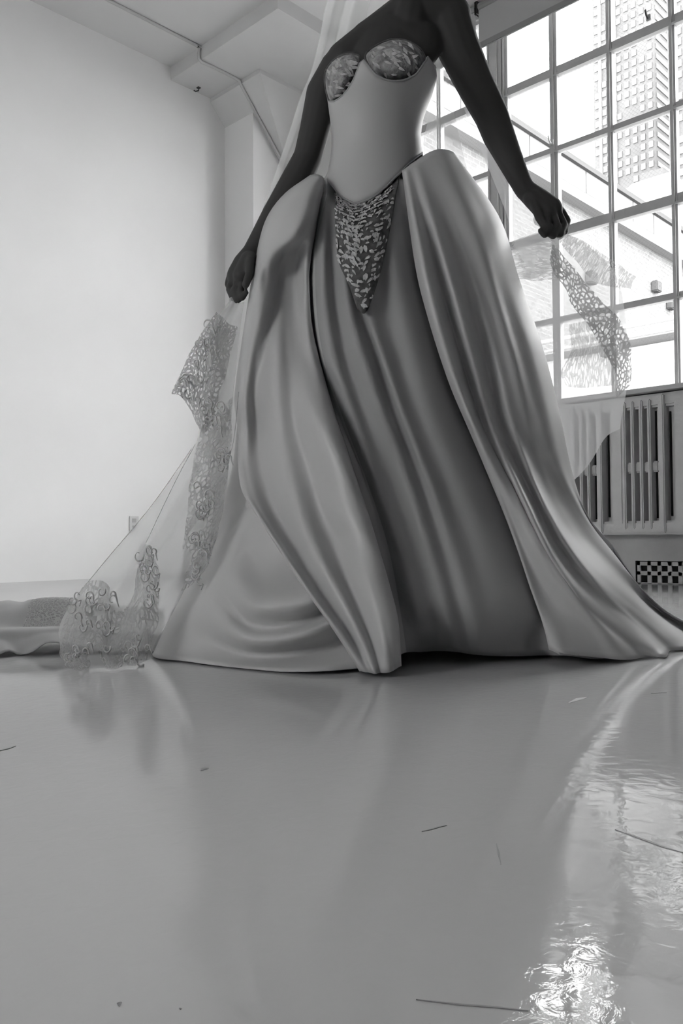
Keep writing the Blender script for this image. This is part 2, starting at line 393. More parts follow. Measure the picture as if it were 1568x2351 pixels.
# window latches
for (x, y, row) in ((1489, 38, 3), (1266, 325, 2)):
    p = on(0, XW+.005, x, y); la = empty('window_latch', p); tag(la, 'small metal latch on the window bar ' + ('high up by the far towers' if row == 3 else 'left of the pale parapet'), 'latch')
    box('latch_plate', p+Vector((-.006, -.014, -.022)), p+Vector((.008, .014, .012)), 'steel_paint', la, .003)
    bm = bmesh.new(); tube(bm, [p+Vector((-.008, 0, -.016)), p+Vector((-.02, .004, .0)), p+Vector((-.024, .008, .03)), p+Vector((-.012, .012, .036))], .006, 6); build('lever', bm, 'dark_metal' if row == 3 else 'outlet_plastic', la)

# roller shades
def shade(y0, y1, label):
    r = empty('roller_shade', (XW-.06, (y0+y1)/2, ZS)); tag(r, label, 'roller shade', 'roller shades')
    box('cloth', (XW-.075, y0, ZS), (XW-.07, y1, ZC-.03), 'shade_cloth', r)
    box('bottom_bar', (XW-.082, y0, ZS-.005), (XW-.063, y1, ZS+.035), 'shade_bar', r, .004)
    bm = bmesh.new(); tube(bm, [(XW-.06, y0, ZC-.035), (XW-.06, y1, ZC-.035)], .03, 12); build('roller', bm, 'shade_bar', r)
    for y in (y0-.01, y1+.01): box('bracket', (XW-.09, y-.008, ZC-.085), (XW-.0, y+.008, ZC), 'dark_metal', r)
ys0 = _wy(1110, 3.6)
shade(ys0+.012, bayL[0]+.0, 'grey roller shade over the window behind the veil')
shade(bay2_end+.02, ys0-.014, 'wide grey roller shade above the radiator window')

# radiator
XR = XW-.16
def ry(x, z=.7):
    lo, hi = -2.0, 5.0
    for _ in range(60):
        m_ = (lo+hi)/2; d = Vector((XR, m_, z))-CO; px = 784+FPX*d.dot(CR)/d.dot(CF)
        if px > x: lo = m_
        else: hi = m_
    return lo
def rz(y): return on(0, XR, 1500, y).z
RT, RB = rz(902), rz(1227)
rad = empty('radiator', (XR+.07, ry(1480), RB)); tag(rad, 'old painted cast iron radiator under the window', 'radiator')
RY0, RY1 = .65, ry(1300)
box('back_plate', (XR+.075, RY0, RB+.02), (XR+.10, RY1, RT-.02), 'radiator_paint', rad)
def rbar(name, xa, xb, x_front=XR, z0=RB+.03, z1=RT-.02, dep=.07):
    ya, yb = ry(xa), ry(xb); return ya, yb, box(name, (x_front, min(ya, yb), z0), (x_front+dep, max(ya, yb), z1), 'radiator_paint', rad, .006)
thin = [(1308, 1316), (1327, 1335), (1346, 1354)]
seg = []
base = ry(1374)
per = ry(1374)-ry(1517)
def ybar(ya, yb, z0, z1, fx=0.0, name='column'):
    return box(name, (XR+fx, min(ya, yb), z0), (XR+.075, max(ya, yb), z1), 'radiator_paint', rad, .006)
def off(x): return ry(1374)-ry(x)     # metres along the wall from the wide bar
zm = rz(1070)
for k in range(-1, 4):
    b0 = base-per*k
    def Y(x): return b0-off(x)
    if Y(1517) < RY0: continue
    if Y(1369) <= RY1: ybar(Y(1369), Y(1381), RB+.01, RT-.01, -.004, 'end_section')
    if Y(1400) <= RY1: ybar(Y(1400), Y(1426), RB+.02, RT-.02, .012, 'flat_section')
    if Y(1395) <= RY1: box('slit_shade', (XR+.066, Y(1397.5)+.030, RB+.10), (XR+.0765, Y(1394)+.030, RT-.10), 'gap_shade', rad)  # solid black strip painting the dark of the gap between sections
    if Y(1511) >= RY0: box('slit_shade', (XR+.066, Y(1509)+.030, RB+.09), (XR+.0765, Y(1505.5)+.030, RT-.09), 'gap_shade', rad)
    for x in (1428, 1447, 1467, 1486):
        if Y(x) <= RY1:
            ybar(Y(x), Y(x+7.5), RB+.03, RT-.03, 0.0, 'column')
            box('link', (XR+.03, Y(x+20), zm-.03), (XR+.07, Y(x), zm+.03), 'radiator_paint', rad, .008)
bm = bmesh.new()
addbox(bm, (XR+.02, RY0, RT-.075), (XR+.08, RY1, RT)); bmesh.ops.bevel(bm, geom=bm.edges[:], offset=.012, segments=2, affect='EDGES'); build('top_header', bm, 'radiator_paint', rad)
bm = bmesh.new()
addbox(bm, (XR+.01, RY0, RB), (XR+.08, RY1, RB+.075)); bmesh.ops.bevel(bm, geom=bm.edges[:], offset=.012, segments=2, affect='EDGES'); build('bottom_header', bm, 'radiator_paint', rad)
for y in (RY0+.3, RY1-.25): box('wall_bracket', (XR+.08, y-.03, RB+.1), (XW-.003, y+.03, RB+.18), 'dark_metal', rad)
box('trim_5', (XR-.012, RY0-.02, RT+.008), (XW+.02, RY1+.02, RT+.03), 'steel_paint')
tag(bpy.data.objects['trim_5'], 'thin ledge above the radiator', None, None, 'structure')

# vent grille at floor level
def fy(x, z=.06, X=XW-.004): 
    lo, hi = -2.0, 5.0
    for _ in range(60):
        m_ = (lo+hi)/2; d = Vector((X, m_, z))-CO; px = 784+FPX*d.dot(CR)/d.dot(CF)
        if px > x: lo = m_
        else: hi = m_
    return lo
VT = .123
vg = empty('vent_grille', (XW, fy(1510), 0)); tag(vg, 'pale block vent with two rows of square holes at floor level', 'vent')
gy0 = fy(1465); hp = fy(1474)-fy(1497)
NG = 9
ge = gy0-.018-hp*NG
box('backing', (XW-.006, ge, 0.001), (XW-.002, gy0+.014, VT+.004), 'gap_shade', vg)  # black sheet standing in for the darkness inside the holes
for z0, z1, nm in ((VT-.022, VT, 'rail'), (.046, .070, 'rail'), (.0, .006, 'rail')): box(nm, (XW-.016, ge, z0), (XW-.004, gy0, z1), 'grille_block', vg, .002)
for i in range(NG+1):
    y = gy0-hp*i; box('bar', (XW-.016, y-(.024 if i else .020), .0), (XW-.004, y, VT), 'grille_block', vg, .002)

# ------------------------------------------------------------------ outside
GZ = -24
tag(box('ground', (XW+2, -300, GZ-.2), (700, 500, GZ), 'asphalt'), 'street level far below the windows', None, None, 'structure')
YWG = 10.5                            # white wing of the building at right angles to the windows
pa = on(1, YWG, 1174, 272); pl = on(1, YWG, 1210, 402)
wing = empty('building_wing', (20, YWG, GZ)); tag(wing, 'white rooftop wing with brick below a long ledge outside the window', 'building')
box('brick_wall', (XW+1.5, YWG, GZ), (46, YWG+6, pl.z), 'pale_brick', wing)
box('upper_wall', (XW+1.5, YWG-.02, pl.z), (46, YWG+6, pa.z-.10), 'facade_white', wing)
box('coping', (XW+1.4, YWG-.12, pa.z-.14), (46.1, YWG+6, pa.z), 'coping', wing)
box('ledge', (XW+1.5, YWG-.30, pl.z-.10), (46, YWG, pl.z+.16), 'facade_white', wing)
box('ledge_board', (XW+1.5, YWG-.16, pl.z+.16), (46, YWG, pl.z+.30), 'coping', wing)  # plain grey board along the top of the ledge
for i in range(26):
    x = 9+i*1.4; box('panel_joint', (x, YWG-.032, pl.z+.30), (x+.03, YWG-.018, pa.z-.14), 'coping', wing)
for x, y in ((1500, 660), (1534, 700), (1350, 640)):
    v = on(1, YWG, x, y); wv = box('vent_cap', (v.x-.18, YWG-.2, v.z-.16), (v.x+.18, YWG, v.z+.16), 'coping', wing, .03)
# low white parapet facing the window, with pipe and handrail
XPW = 9.2
tp = on(0, XPW, 1500, 784).z
pw = empty('roof_parapet', (XPW, 4, GZ)); tag(pw, 'white parapet with a pipe along its top just outside the window', 'parapet')
box('parapet_wall', (XPW, -8, GZ), (XPW+.3, YWG-.02, tp-.05), 'facade_white', pw)
bm = bmesh.new(); tube(bm, [(XPW-.08, -8, tp), (XPW-.08, YWG-.3, tp)], .045, 10); build('pipe', bm, 'roof_pipe', pw, True)
for i in range(16): box('pipe_clamp', (XPW-.13, -6.5+i*1.0, tp-.10), (XPW+.01, -6.44+i*1.0, tp+.05), 'roof_pipe', pw)
hz = on(0, XPW, 1500, 733).z
bm = bmesh.new(); tube(bm, [(XPW+.1, -8, hz), (XPW+.1, YWG-.3, hz)], .028, 8); build('handrail', bm, 'facade_white', pw, True)
bm = bmesh.new(); tube(bm, [(XPW+.1, -8, (hz+tp)/2), (XPW+.1, YWG-.3, (hz+tp)/2)], .02, 8); build('handrail', bm, 'facade_white', pw, True)
for i in range(9):
    bm = bmesh.new(); tube(bm, [(XPW+.1, -6.2+i*1.9, tp-.1), (XPW+.1, -6.2+i*1.9, hz)], .024, 8); build('rail_post', bm, 'facade_white', pw, True)

def tower(name, label, X, xl, xc, ytop, ncol, flo, depth, nrow=34):
    """tower with its near corner at image column xc, front face running left to xl"""
    yl = on(0, X, xl, 800).y; yc_ = on(0, X, xc, 800).y
    t = empty(name, (X, (yl+yc_)/2, GZ)); tag(t, label, 'building', 'far towers')
    zt = on(0, X, xl, ytop).z
    box('wall', (X, yc_, GZ), (X+depth, yl, zt), 'facade_grey', t)
    wdt = (yl-yc_)/ncol
    for r in range(nrow):
        z = zt-3-r*flo
        if z < 25: break
        for c in range(ncol):
            a = yl-wdt*(c+.22); 
            if random.random() < .12: continue
            box('window', (X-.35, a-wdt*.56, z-flo*.62), (X+.1, a, z), 'tower_glass', t)
    for r in range(nrow):
        z = zt-3-r*flo
        if z < 25: break
        box('side_window_band', (X+1.5, yc_-.35, z-flo*.5), (X+depth-1.5, yc_+.1, z), 'tower_glass', t)
    for c in (1, 3): box('pier', (X-.9, yl-wdt*c-.5, GZ), (X, yl-wdt*c+.5, zt), 'facade_white', t)
    return t
tower('apartment_tower', 'tall pale tower with square windows seen through the right panes', 300, 1372, 1513, -60, 8, 3.7, 22, 34)
tower('office_tower', 'second tall tower at the right edge of the window', 270, 1545, 1700, -50, 8, 3.6, 20, 34)
lr = on(0, 200, 1440, 425)
lb = empty('low_block', (200, lr.y, GZ)); tag(lb, 'low white block with a rounded roof at the foot of the tower', 'building')
bm = bmesh.new(); wlo, whi = on(0, 200, 1540, 430).y, on(0, 200, 1432, 430).y
prof = [(200, whi, GZ), (200, whi, lr.z-3)] + [(200, whi-3+3*math.cos(a), lr.z-3+3*math.sin(a)) for a in (.4, .8, 1.2, 1.57)] + [(200, wlo, lr.z), (200, wlo, GZ)]
prism(bm, prof, Vector((0, 0, 0)), Vector((15, 0, 0))); build('wall', bm, 'facade_white', lb)
box('roof_plant', (203, wlo+3, lr.z), (210, wlo+9, lr.z+3), 'coping', lb)

#@@PERSON@@
# ------------------------------------------------------------------ the bride
DC = 2.12                             # depth of her vertical axis
person = empty('person', (P(880, 1234, DC).x, P(880, 1234, DC).y, 0))
tag(person, 'woman in a pale satin corset gown holding out a long lace veil', 'person')

SIL = [(400, 700, 1085), (450, 645, 1115), (500, 612, 1143), (600, 588, 1178), (700, 570, 1212), (800, 552, 1246), (900, 541, 1272), (1000, 535, 1294),
       (1100, 520, 1318), (1200, 488, 1362), (1300, 440, 1432), (1400, 395, 1500), (1500, 350, 1560), (1560, 330, 1590)]
def sil(y):
    if y <= SIL[0][0]: return SIL[0][1:]
    for a, b in zip(SIL, SIL[1:]):
        if y <= b[0]:
            t = (y-a[0])/(b[0]-a[0]); return a[1]+t*(b[1]-a[1]), a[2]+t*(b[2]-a[2])
    return SIL[-1][1:]
def base_d(x, y, back=False):
    l, r = sil(y); w = (r-l)/2; u = max(-1, min(1, (x-(l+r)/2)/w)); W_ = w*2.0/FPX
    k = W_*.8*math.sqrt(max(0, 1-u*u)); return DC+k*(.75 if back else -1)
def col(pts, back=False, off=0.0):
    out = []
    for p in pts:
        x, y = p[0], p[1]; dd = (p[2] if len(p) > 2 else 0)+off
        d = base_d(x, y, back)+dd
        if not back: d = min(d, floor_depth(x, y)*.997)
        out.append(P(x, y, d))
    return out
def abscol(pts):
    return [P(x, y, min(d, floor_depth(x, y)*.997)) for x, y, d in pts]
def backcol(f, ys, dx=0):
    """hidden rear of the skirt: at fraction f across the outline"""
    out = []
    for y in ys:
        l, r = sil(y); x = l+(r-l)*f; d = base_d(x, y, True); p = P(x, y, d)
        out.append(Vector((p.x, p.y, max(.006, p.z))))
    return out

# --- body: one continuous skin grown from tapered limbs
def body():
    bm = bmesh.new()
    def limb(a, b, ra, rb, n=14):
        a, b = Vector(a), Vector(b); t = (b-a).normalized(); L = (b-a).length; steps = 5
        pts = []; rr = []
        for i in range(6):                                   # rounded start
            g = -math.pi/2+i*math.pi/2/6; pts.append(a+t*ra*math.sin(g)); rr.append(max(.0006, ra*math.cos(g)))
        for i in range(steps+1): pts.append(a.lerp(b, i/steps)); rr.append(ra+(rb-ra)*i/steps)
        for i in range(1, 7):
            g = i*math.pi/2/6; pts.append(b+t*rb*math.sin(g)); rr.append(max(.0006, rb*math.cos(g)))
        tube(bm, pts, rr, n)
    def ell(c, rx, ry, rz, lean=0.0):
        m = bmesh.ops.create_uvsphere(bm, u_segments=24, v_segments=16, radius=1)
        A = Matrix((CR, CF, Vector((0, 0, 1)))).transposed()
        for v in m['verts']:
            q = Vector((v.co.x*rx, v.co.y*ry, v.co.z*rz)); q.x += lean*q.z
            v.co = Vector(c) + A @ q
    def path(ps):
        for (p, r0), (q, r1) in zip(ps, ps[1:]): limb(p, q, r0, r1)
    # trunk
    ell(P(868, 330, 2.12), .098, .085, .20, .05)
    ell(P(880, 190, 2.12), .115, .080, .16, .10)
    ell(P(905, 105, 2.125), .125, .060, .085, .12)
    ell(P(870, 490, 2.14), .135, .09, .15)
    # bust under the cups
    ell(P(905, 142, 2.085), .058, .055, .048); ell(P(800, 170, 2.09), .046, .05, .05)
    # shoulder girdle, neck
    path([(P(790, 138, 2.12), .045), (P(860, 88, 2.13), .050), (P(935, 40, 2.14), .058), (P(990, 28, 2.14), .060), (P(1032, 42, 2.14), .056)])
    path([(P(935, 60, 2.13), .062), (P(955, -20, 2.14), .052), (P(966, -70, 2.13), .049)])
    # head
    ell(P(985, -153, 2.12), .075, .095, .115, .08); ell(P(978, -98, 2.08), .058, .07, .075)
    ell(P(976, -128, 2.018), .011, .016, .024); ell(P(976, -96, 2.022), .022, .012, .008); ell(P(975, -66, 2.035), .022, .022, .018)
    for dx in (-34, 26): ell(P(980+dx, -150, 2.035), .016, .010, .009)
    for dx in (-70, 68): ell(P(984+dx, -133, 2.13), .010, .022, .032)
    # her right arm (left in the picture)
    path([(P(776, 160, 2.13), .047), (P(741, 215, 2.14), .043), (P(722, 300, 2.155), .039), (P(706, 362, 2.165), .037), (P(672, 430, 2.16), .040), (P(632, 492, 2.15), .034), (P(593, 556, 2.14), .027), (P(580, 578, 2.135), .0255)])
    # hand: palm, then four fingers and a thumb closed on the veil
    path([(P(580, 578, 2.135), .025), (P(562, 606, 2.125), .030), (P(548, 632, 2.12), .030)])
    path([(P(572, 596, 2.10), .022), (P(556, 632, 2.095), .024)])
    fr = [((531, 628, 2.145), (524, 652, 2.14), (533, 672, 2.115), (549, 668, 2.10)), ((538, 638, 2.125), (527, 664, 2.115), (535, 684, 2.09), (552, 676, 2.08)),
          ((548, 645, 2.105), (538, 670, 2.09), (544, 690, 2.07), (558, 680, 2.065)), ((559, 648, 2.09), (553, 670, 2.075), (556, 684, 2.06), (565, 672, 2.06))]
    for i, f in enumerate(fr):
        r = (.0100, .0102, .0098, .0088)[i]; path([(P(*f[0]), r*1.12), (P(*f[1]), r), (P(*f[2]), r*.92), (P(*f[3]), r*.8)])
    path([(P(574, 598, 2.08), .0125), (P(573, 628, 2.062), .0112), (P(564, 654, 2.052), .0098)])
    # her left arm (right in the picture)
    path([(P(1030, 50, 2.14), .058), (P(1052, 110, 2.15), .054), (P(1092, 195, 2.17), .048), (P(1128, 265, 2.185), .044), (P(1145, 310, 2.19), .042), (P(1168, 360, 2.185), .035), (P(1194, 415, 2.175), .028), (P(1205, 435, 2.17), .0265)])
    path([(P(1205, 435, 2.17), .026), (P(1232, 458, 2.165), .031), (P(1262, 480, 2.16), .033)])
    path([(P(1222, 456, 2.15), .024), (P(1255, 490, 2.14), .026)])
    fl = [((1286, 482, 2.175), (1302, 506, 2.17), (1296, 532, 2.15), (1276, 534, 2.135)), ((1280, 488, 2.155), (1294, 514, 2.145), (1286, 538, 2.125), (1268, 536, 2.115)),
          ((1270, 494, 2.135), (1280, 520, 2.12), (1270, 542, 2.105), (1256, 534, 2.10)), ((1256, 498, 2.12), (1260, 524, 2.105), (1250, 540, 2.095), (1240, 530, 2.095))]
    for i, f in enumerate(fl):
        r = (.0102, .0105, .0100, .0090)[i]; path([(P(*f[0]), r*1.12), (P(*f[1]), r), (P(*f[2]), r*.92), (P(*f[3]), r*.8)])
    path([(P(1226, 466, 2.135), .0125), (P(1238, 500, 2.11), .0112), (P(1250, 520, 2.10), .0098)])
    # legs under the skirt, to the floor
    for a, b, c, e in (((840, 560, 2.13), (800, 1000, 2.10), (800, 1400, 2.12), (800, 1450, 2.05)), ((905, 560, 2.15), (925, 1000, 2.16), (935, 1380, 2.2), (930, 1440, 2.12))):
        path([(P(*a), .08), (P(*b), .052), (P(*c), .034), (P(*e), .03)])
    return bm
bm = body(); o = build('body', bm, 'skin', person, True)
md = o.modifiers.new('one_surface', 'REMESH'); md.mode = 'VOXEL'; md.voxel_size = .0042; md.use_smooth_shade = True
md = o.modifiers.new('soften', 'SMOOTH'); md.factor = .5; md.iterations = 5
o.data.materials[0].use_fake_user = True

# hair, gathered back under the veil
bm = bmesh.new()
for c, r in ((P(992, -183, 2.17), (.082, .095, .105)), (P(1000, -128, 2.23), (.06, .06, .06))):
    m = bmesh.ops.create_uvsphere(bm, u_segments=24, v_segments=14, radius=1); A = Matrix((CR, CF, Vector((0, 0, 1)))).transposed()
    for v in m['verts']: v.co = Vector(c)+A @ Vector((v.co.x*r[0], v.co.y*r[1], v.co.z*r[2]))
build('hair', bm, 'hair', person, True)

# --- corset bodice
def poly_y(pts, x):
    if x <= pts[0][0]: return pts[0][1]
    for a, b in zip(pts, pts[1:]):
        if x <= b[0]: return a[1]+(b[1]-a[1])*(x-a[0])/max(1e-6, b[0]-a[0])
    return pts[-1][1]
BL = [(130, 746), (170, 745), (233, 754), (287, 761), (325, 765), (360, 761), (408, 752), (470, 748)]
BR = [(120, 984), (150, 999), (178, 1002), (217, 991), (265, 972), (306, 963), (346, 968), (400, 975), (470, 990)]
def lr(t, y):
    if y <= t[0][0]: return t[0][1]
    for a, b in zip(t, t[1:]):
        if y <= b[0]: return a[1]+(b[1]-a[1])*(y-a[0])/(b[0]-a[0])
    return t[-1][1]
TOP = [(746, 214), (757, 233), (768, 233), (785, 222), (802, 202), (815, 178), (824, 152), (830, 139), (838, 138), (846, 152), (860, 170), (880, 182), (905, 187), (930, 184), (955, 172), (972, 148), (982, 130), (1002, 160)]
BOT = [(750, 408), (760, 424), (775, 440), (792, 457), (812, 467), (832, 464), (855, 454), (880, 434), (902, 412), (925, 390), (948, 366), (970, 350)]
def bodice_pt(th, y, inflate=0.0):
    l, r = lr(BL, y), lr(BR, y); w = (r-l)/2; x = (l+r)/2+w*math.sin(th)*(1+inflate)
    W_ = w*2.05/FPX; d = 2.10-W_*.92*math.cos(th)*(1+inflate)
    bust = math.exp(-((y-150)/70)**2)*.035*max(0, math.cos(th)); return x, y, d-bust
def bodice_grid():
    cols = []
    N = 44
    for i in range(N+1):
        th = -math.pi/2+math.pi*i/N
        ytop, ybot = 200, 420
        for _ in range(6):
            xt = bodice_pt(th, ytop)[0]; ytop = poly_y(TOP, xt); xb = bodice_pt(th, ybot)[0]; ybot = poly_y(BOT, xb)
        cols.append([P(*bodice_pt(th, ytop+(ybot-ytop)*j/22)) for j in range(23)])
    for i in range(1, N//2):
        th = math.pi/2+math.pi*i/(N//2)
        cols.append([P(*bodice_pt(th, 190+(372-190)*j/22)) for j in range(23)])
    return cols
bg_ = bodice_grid(); bod = sheet('bodice', bg_, 'corset_satin', person, closed=True, thick=.004, floor=False)
# edge bindings at neckline and waist
bm = bmesh.new(); tube(bm, [c[0] for c in bg_[:45]], .0028, 6); build('neck_binding', bm, 'chiffon', bod, True)
bm = bmesh.new(); tube(bm, [c[-1] for c in bg_[:45]], .0030, 6); build('waist_binding', bm, 'chiffon', bod, True)
for th_d in (-52, -12, 28, 60):
    th = math.radians(th_d); i = round((th+math.pi/2)/math.pi*44)
    bm = bmesh.new(); tube(bm, [p for p in bg_[i]], .0013, 6); build('boning', bm, 'corset_satin', bod, True)
# lace cups: shallow shells that fill the sweetheart neckline
def cup(outline, centre, bulge, dbase):
    bm = bmesh.new(); rings = []; n = len(outline); K = 8
    uv = bm.loops.layers.uv.new('UVMap')
    c = centre
    for k in range(K):
        s = 1-k/K; ring = []
        for x, y, dd in outline:
            X = c[0]+(x-c[0])*s; Y = c[1]+(y-c[1])*s; ring.append(bm.verts.new(P(X, Y, dbase+dd*s*s-bulge*math.sqrt(max(0, 1-s*s)))))
        rings.append(ring)
    top = bm.verts.new(P(c[0], c[1], dbase-bulge))
    for a, b in zip(rings, rings[1:]):
        for i in range(n): bm.faces.new((a[i], a[(i+1) % n], b[(i+1) % n], b[i]))
    for i in range(n): bm.faces.new((rings[-1][i], rings[-1][(i+1) % n], top))
    bmesh.ops.recalc_face_normals(bm, faces=bm.faces)
    return bm
def smooth_outline(pts, n=40):
    k = len(pts); out = []
    for i in range(n):
        t = i*k/n; j = int(t); f = t-j; g = lambda q: Vector(pts[q % k]); out.append(tuple(cr(g(j-1), g(j), g(j+1), g(j+2), f)))
    return out
rc_out = smooth_outline([(838, 128, .03), (862, 106, .04), (890, 93, .05), (915, 90, .055), (945, 98, .06), (968, 116, .07), (976, 142, .06), (958, 168, .035), (930, 183, .012), (903, 187, .005), (876, 180, .004), (853, 160, .006)])
lc_out = smooth_outline([(826, 130, .01), (800, 124, .02), (775, 132, .04), (757, 148, .06), (746, 170, .085), (748, 205, .085), (757, 232, .07), (772, 230, .05), (790, 216, .03), (808, 192, .012), (820, 162, .004)])
for out, c, bl, db in ((rc_out, (908, 138), .038, 2.000), (lc_out, (788, 172), .030, 2.005)):
    q = build('bust_cup', cup(out, c, bl, db), 'cup_lace', person, True)
    bm = bmesh.new(); ring = [P(x, y, db+dd-.003) for x, y, dd in out]; tube(bm, ring+[ring[0]], .0028, 6); build('cup_binding', bm, 'lace_dark', q, True)
    bm = bmesh.new()                                        # raised lace leaves on the cup
    for _ in range(34):
        a = random.random()*2*math.pi; s = math.sqrt(random.random())*.85; k = int(a/(2*math.pi)*len(out)) % len(out)
        x = c[0]+(out[k][0]-c[0])*s; y = c[1]+(out[k][1]-c[1])*s; dp = db+out[k][2]*s*s-bl*math.sqrt(1-s*s)-.0025
        ang = random.uniform(-.4, 1.2); L = random.uniform(7, 15); w = L*.33
        ux, uy = math.cos(ang), math.sin(ang)
        vs = [bm.verts.new(P(x+ux*L*f-uy*w*g, y+uy*L*f+ux*w*g, dp-.002*h)) for f, g, h in ((-1, 0, 0), (-.3, 1, .5), (.5, .7, .5), (1, 0, 0), (.5, -.7, .5), (-.3, -1, .5))]
        bm.faces.new(vs)
    build('lace_leaves', bm, 'lace_thread', q)['kind'] = 'stuff'

# --- underskirt: centre panel and the bell that shows low on the left, closed round the back
ys = [430, 520, 640, 800, 950, 1100, 1250, 1380, 1500]
U = [
 [(705, 430), (612, 545), (585, 680), (560, 820), (545, 980), (530, 1090), (490, 1200), (440, 1300), (397, 1400), (350, 1506)],
 [(720, 432), (640, 540, .03), (620, 680, .03), (600, 820, .02), (580, 980), (570, 1100, .02), (545, 1210, .03), (510, 1310, .0), (480, 1400, -.03), (455, 1465, .0), (430, 1522, .02)],
 [(730, 435), (670, 545, .04), (655, 690, .04), (640, 830, .03), (635, 980, .03), (635, 1100, .03), (625, 1220, .03), (605, 1320, .03), (590, 1390, -.04), (585, 1440, .02), (578, 1468, -.02), (570, 1505, .05), (565, 1538)],
 [(738, 437), (695, 550, .05), (690, 700, .05), (690, 840, .04), (700, 980, .04), (715, 1100, .05), (730, 1220, .05), (735, 1300, .07), (735, 1365, -.02), (735, 1410, .06), (733, 1445, -.01), (731, 1490, .08), (728, 1541)],
 [(743, 440), (712, 555, .06), (712, 700, .06), (728, 830, .06), (768, 960, .06), (815, 1100, .06), (850, 1250, .07), (870, 1390, .08), (880, 1450, .08), (885, 1525, .09)],
 [(750, 443), (724, 560, .065), (724, 700, .07), (742, 830, .07), (785, 960, .07), (838, 1100, .07), (885, 1250, .08), (912, 1400, .09), (925, 1500, .09)],
 [(757, 448), (742, 560, .025), (745, 700, .025), (768, 830, .03), (815, 970, .03), (870, 1120, .04), (922, 1270, .05), (955, 1400, .06), (968, 1492, .08)],
 [(768, 455), (762, 560, .05), (770, 690, .055), (795, 820, .055), (842, 960, .05), (900, 1110, .055), (955, 1270, .06), (990, 1400, .07), (1008, 1490, .09)],
 [(784, 462), (785, 570, .03), (800, 700, .03), (828, 800, .03), (875, 940, .03), (930, 1090, .03), (985, 1260, .04), (1025, 1400, .05), (1045, 1492, .07)],
 [(808, 468), (812, 590, .05), (830, 720, .06), (862, 820, .07), (905, 950, .06), (958, 1090, .055), (1015, 1260, .055), (1055, 1400, .06), (1078, 1497, .08)],
 [(832, 466), (838, 600, .03), (850, 725, .035), (880, 820, .035), (925, 950, .03), (980, 1090, .03), (1042, 1260, .04), (1085, 1400, .045), (1110, 1500, .07)],
 [(858, 455), (868, 600, .05), (885, 725, .06), (915, 830, .06), (958, 960, .05), (1012, 1090, .05), (1078, 1260, .05), (1125, 1400, .05), (1150, 1502, .07)],
 [(882, 435), (900, 590, .04), (925, 720, .045), (958, 840, .045), (1000, 965, .04), (1058, 1100, .04), (1125, 1260, .04), (1172, 1400, .05), (1198, 1502, .07)],
 [(905, 412), (930, 580, .06), (962, 720, .065), (1005, 855, .065), (1050, 980, .06), (1112, 1120, .06), (1178, 1280, .055), (1222, 1400, .055), (1248, 1500, .07)],
 [(928, 398), (970, 600, .09), (1005, 740, .09), (1050, 880, .09), (1105, 1010, .09), (1180, 1180, .09), (1240, 1330, .08), (1275, 1430, .07), (1300, 1505, .07)],
 [(990, 375, .02), (1090, 560, .05), (1140, 720, .06), (1190, 900, .07), (1220, 1010, .07), (1265, 1140, .08), (1320, 1290, .08), (1360, 1390, .07), (1400, 1508, .06)],
]
for c_ in U[3:15]:                    # gathered in under the lower edge of the corset, hem turned a little under
    x, y = c_[0][0], c_[0][1]; nx = c_[1]; c_[0] = (x, y+1, .11); c_.insert(0, (x, y-(26 if x > 760 else 32), .15)); c_.insert(2, (x+(nx[0]-x)*.22, y+(nx[1]-y)*.22, .045))
for c_ in U[6:14]:
    c_[-1] = (c_[-1][0], c_[-1][1]+4, c_[-1][2]+.08)
for c_ in U[:5]:                      # the hip of the underskirt lies well inside the puffed overskirt
    for k, p in enumerate(c_):
        if p[1] < 1000: c_[k] = (p[0], p[1], (p[2] if len(p) > 2 else 0)+.07*min(1, (1000-p[1])/150))
cols = [col(c) for c in U]
cols.append(backcol(.93, ys)); cols.append(backcol(.75, ys)); cols.append(backcol(.5, ys)); cols.append(backcol(.25, ys)); cols.append(backcol(.07, ys))
us = sheet('underskirt', loft(cols, 70, 6, closed=True), 'chiffon', person, closed=True, thick=.002)
us['label'] = 'pleated chiffon underskirt'
us.data.materials.append(M['satin'])
for p in us.data.polygons:            # the outer sides and the back are cut from the same satin as the overskirt
    k = p.index//69
    if k < 31 or k > 92: p.material_index = 1

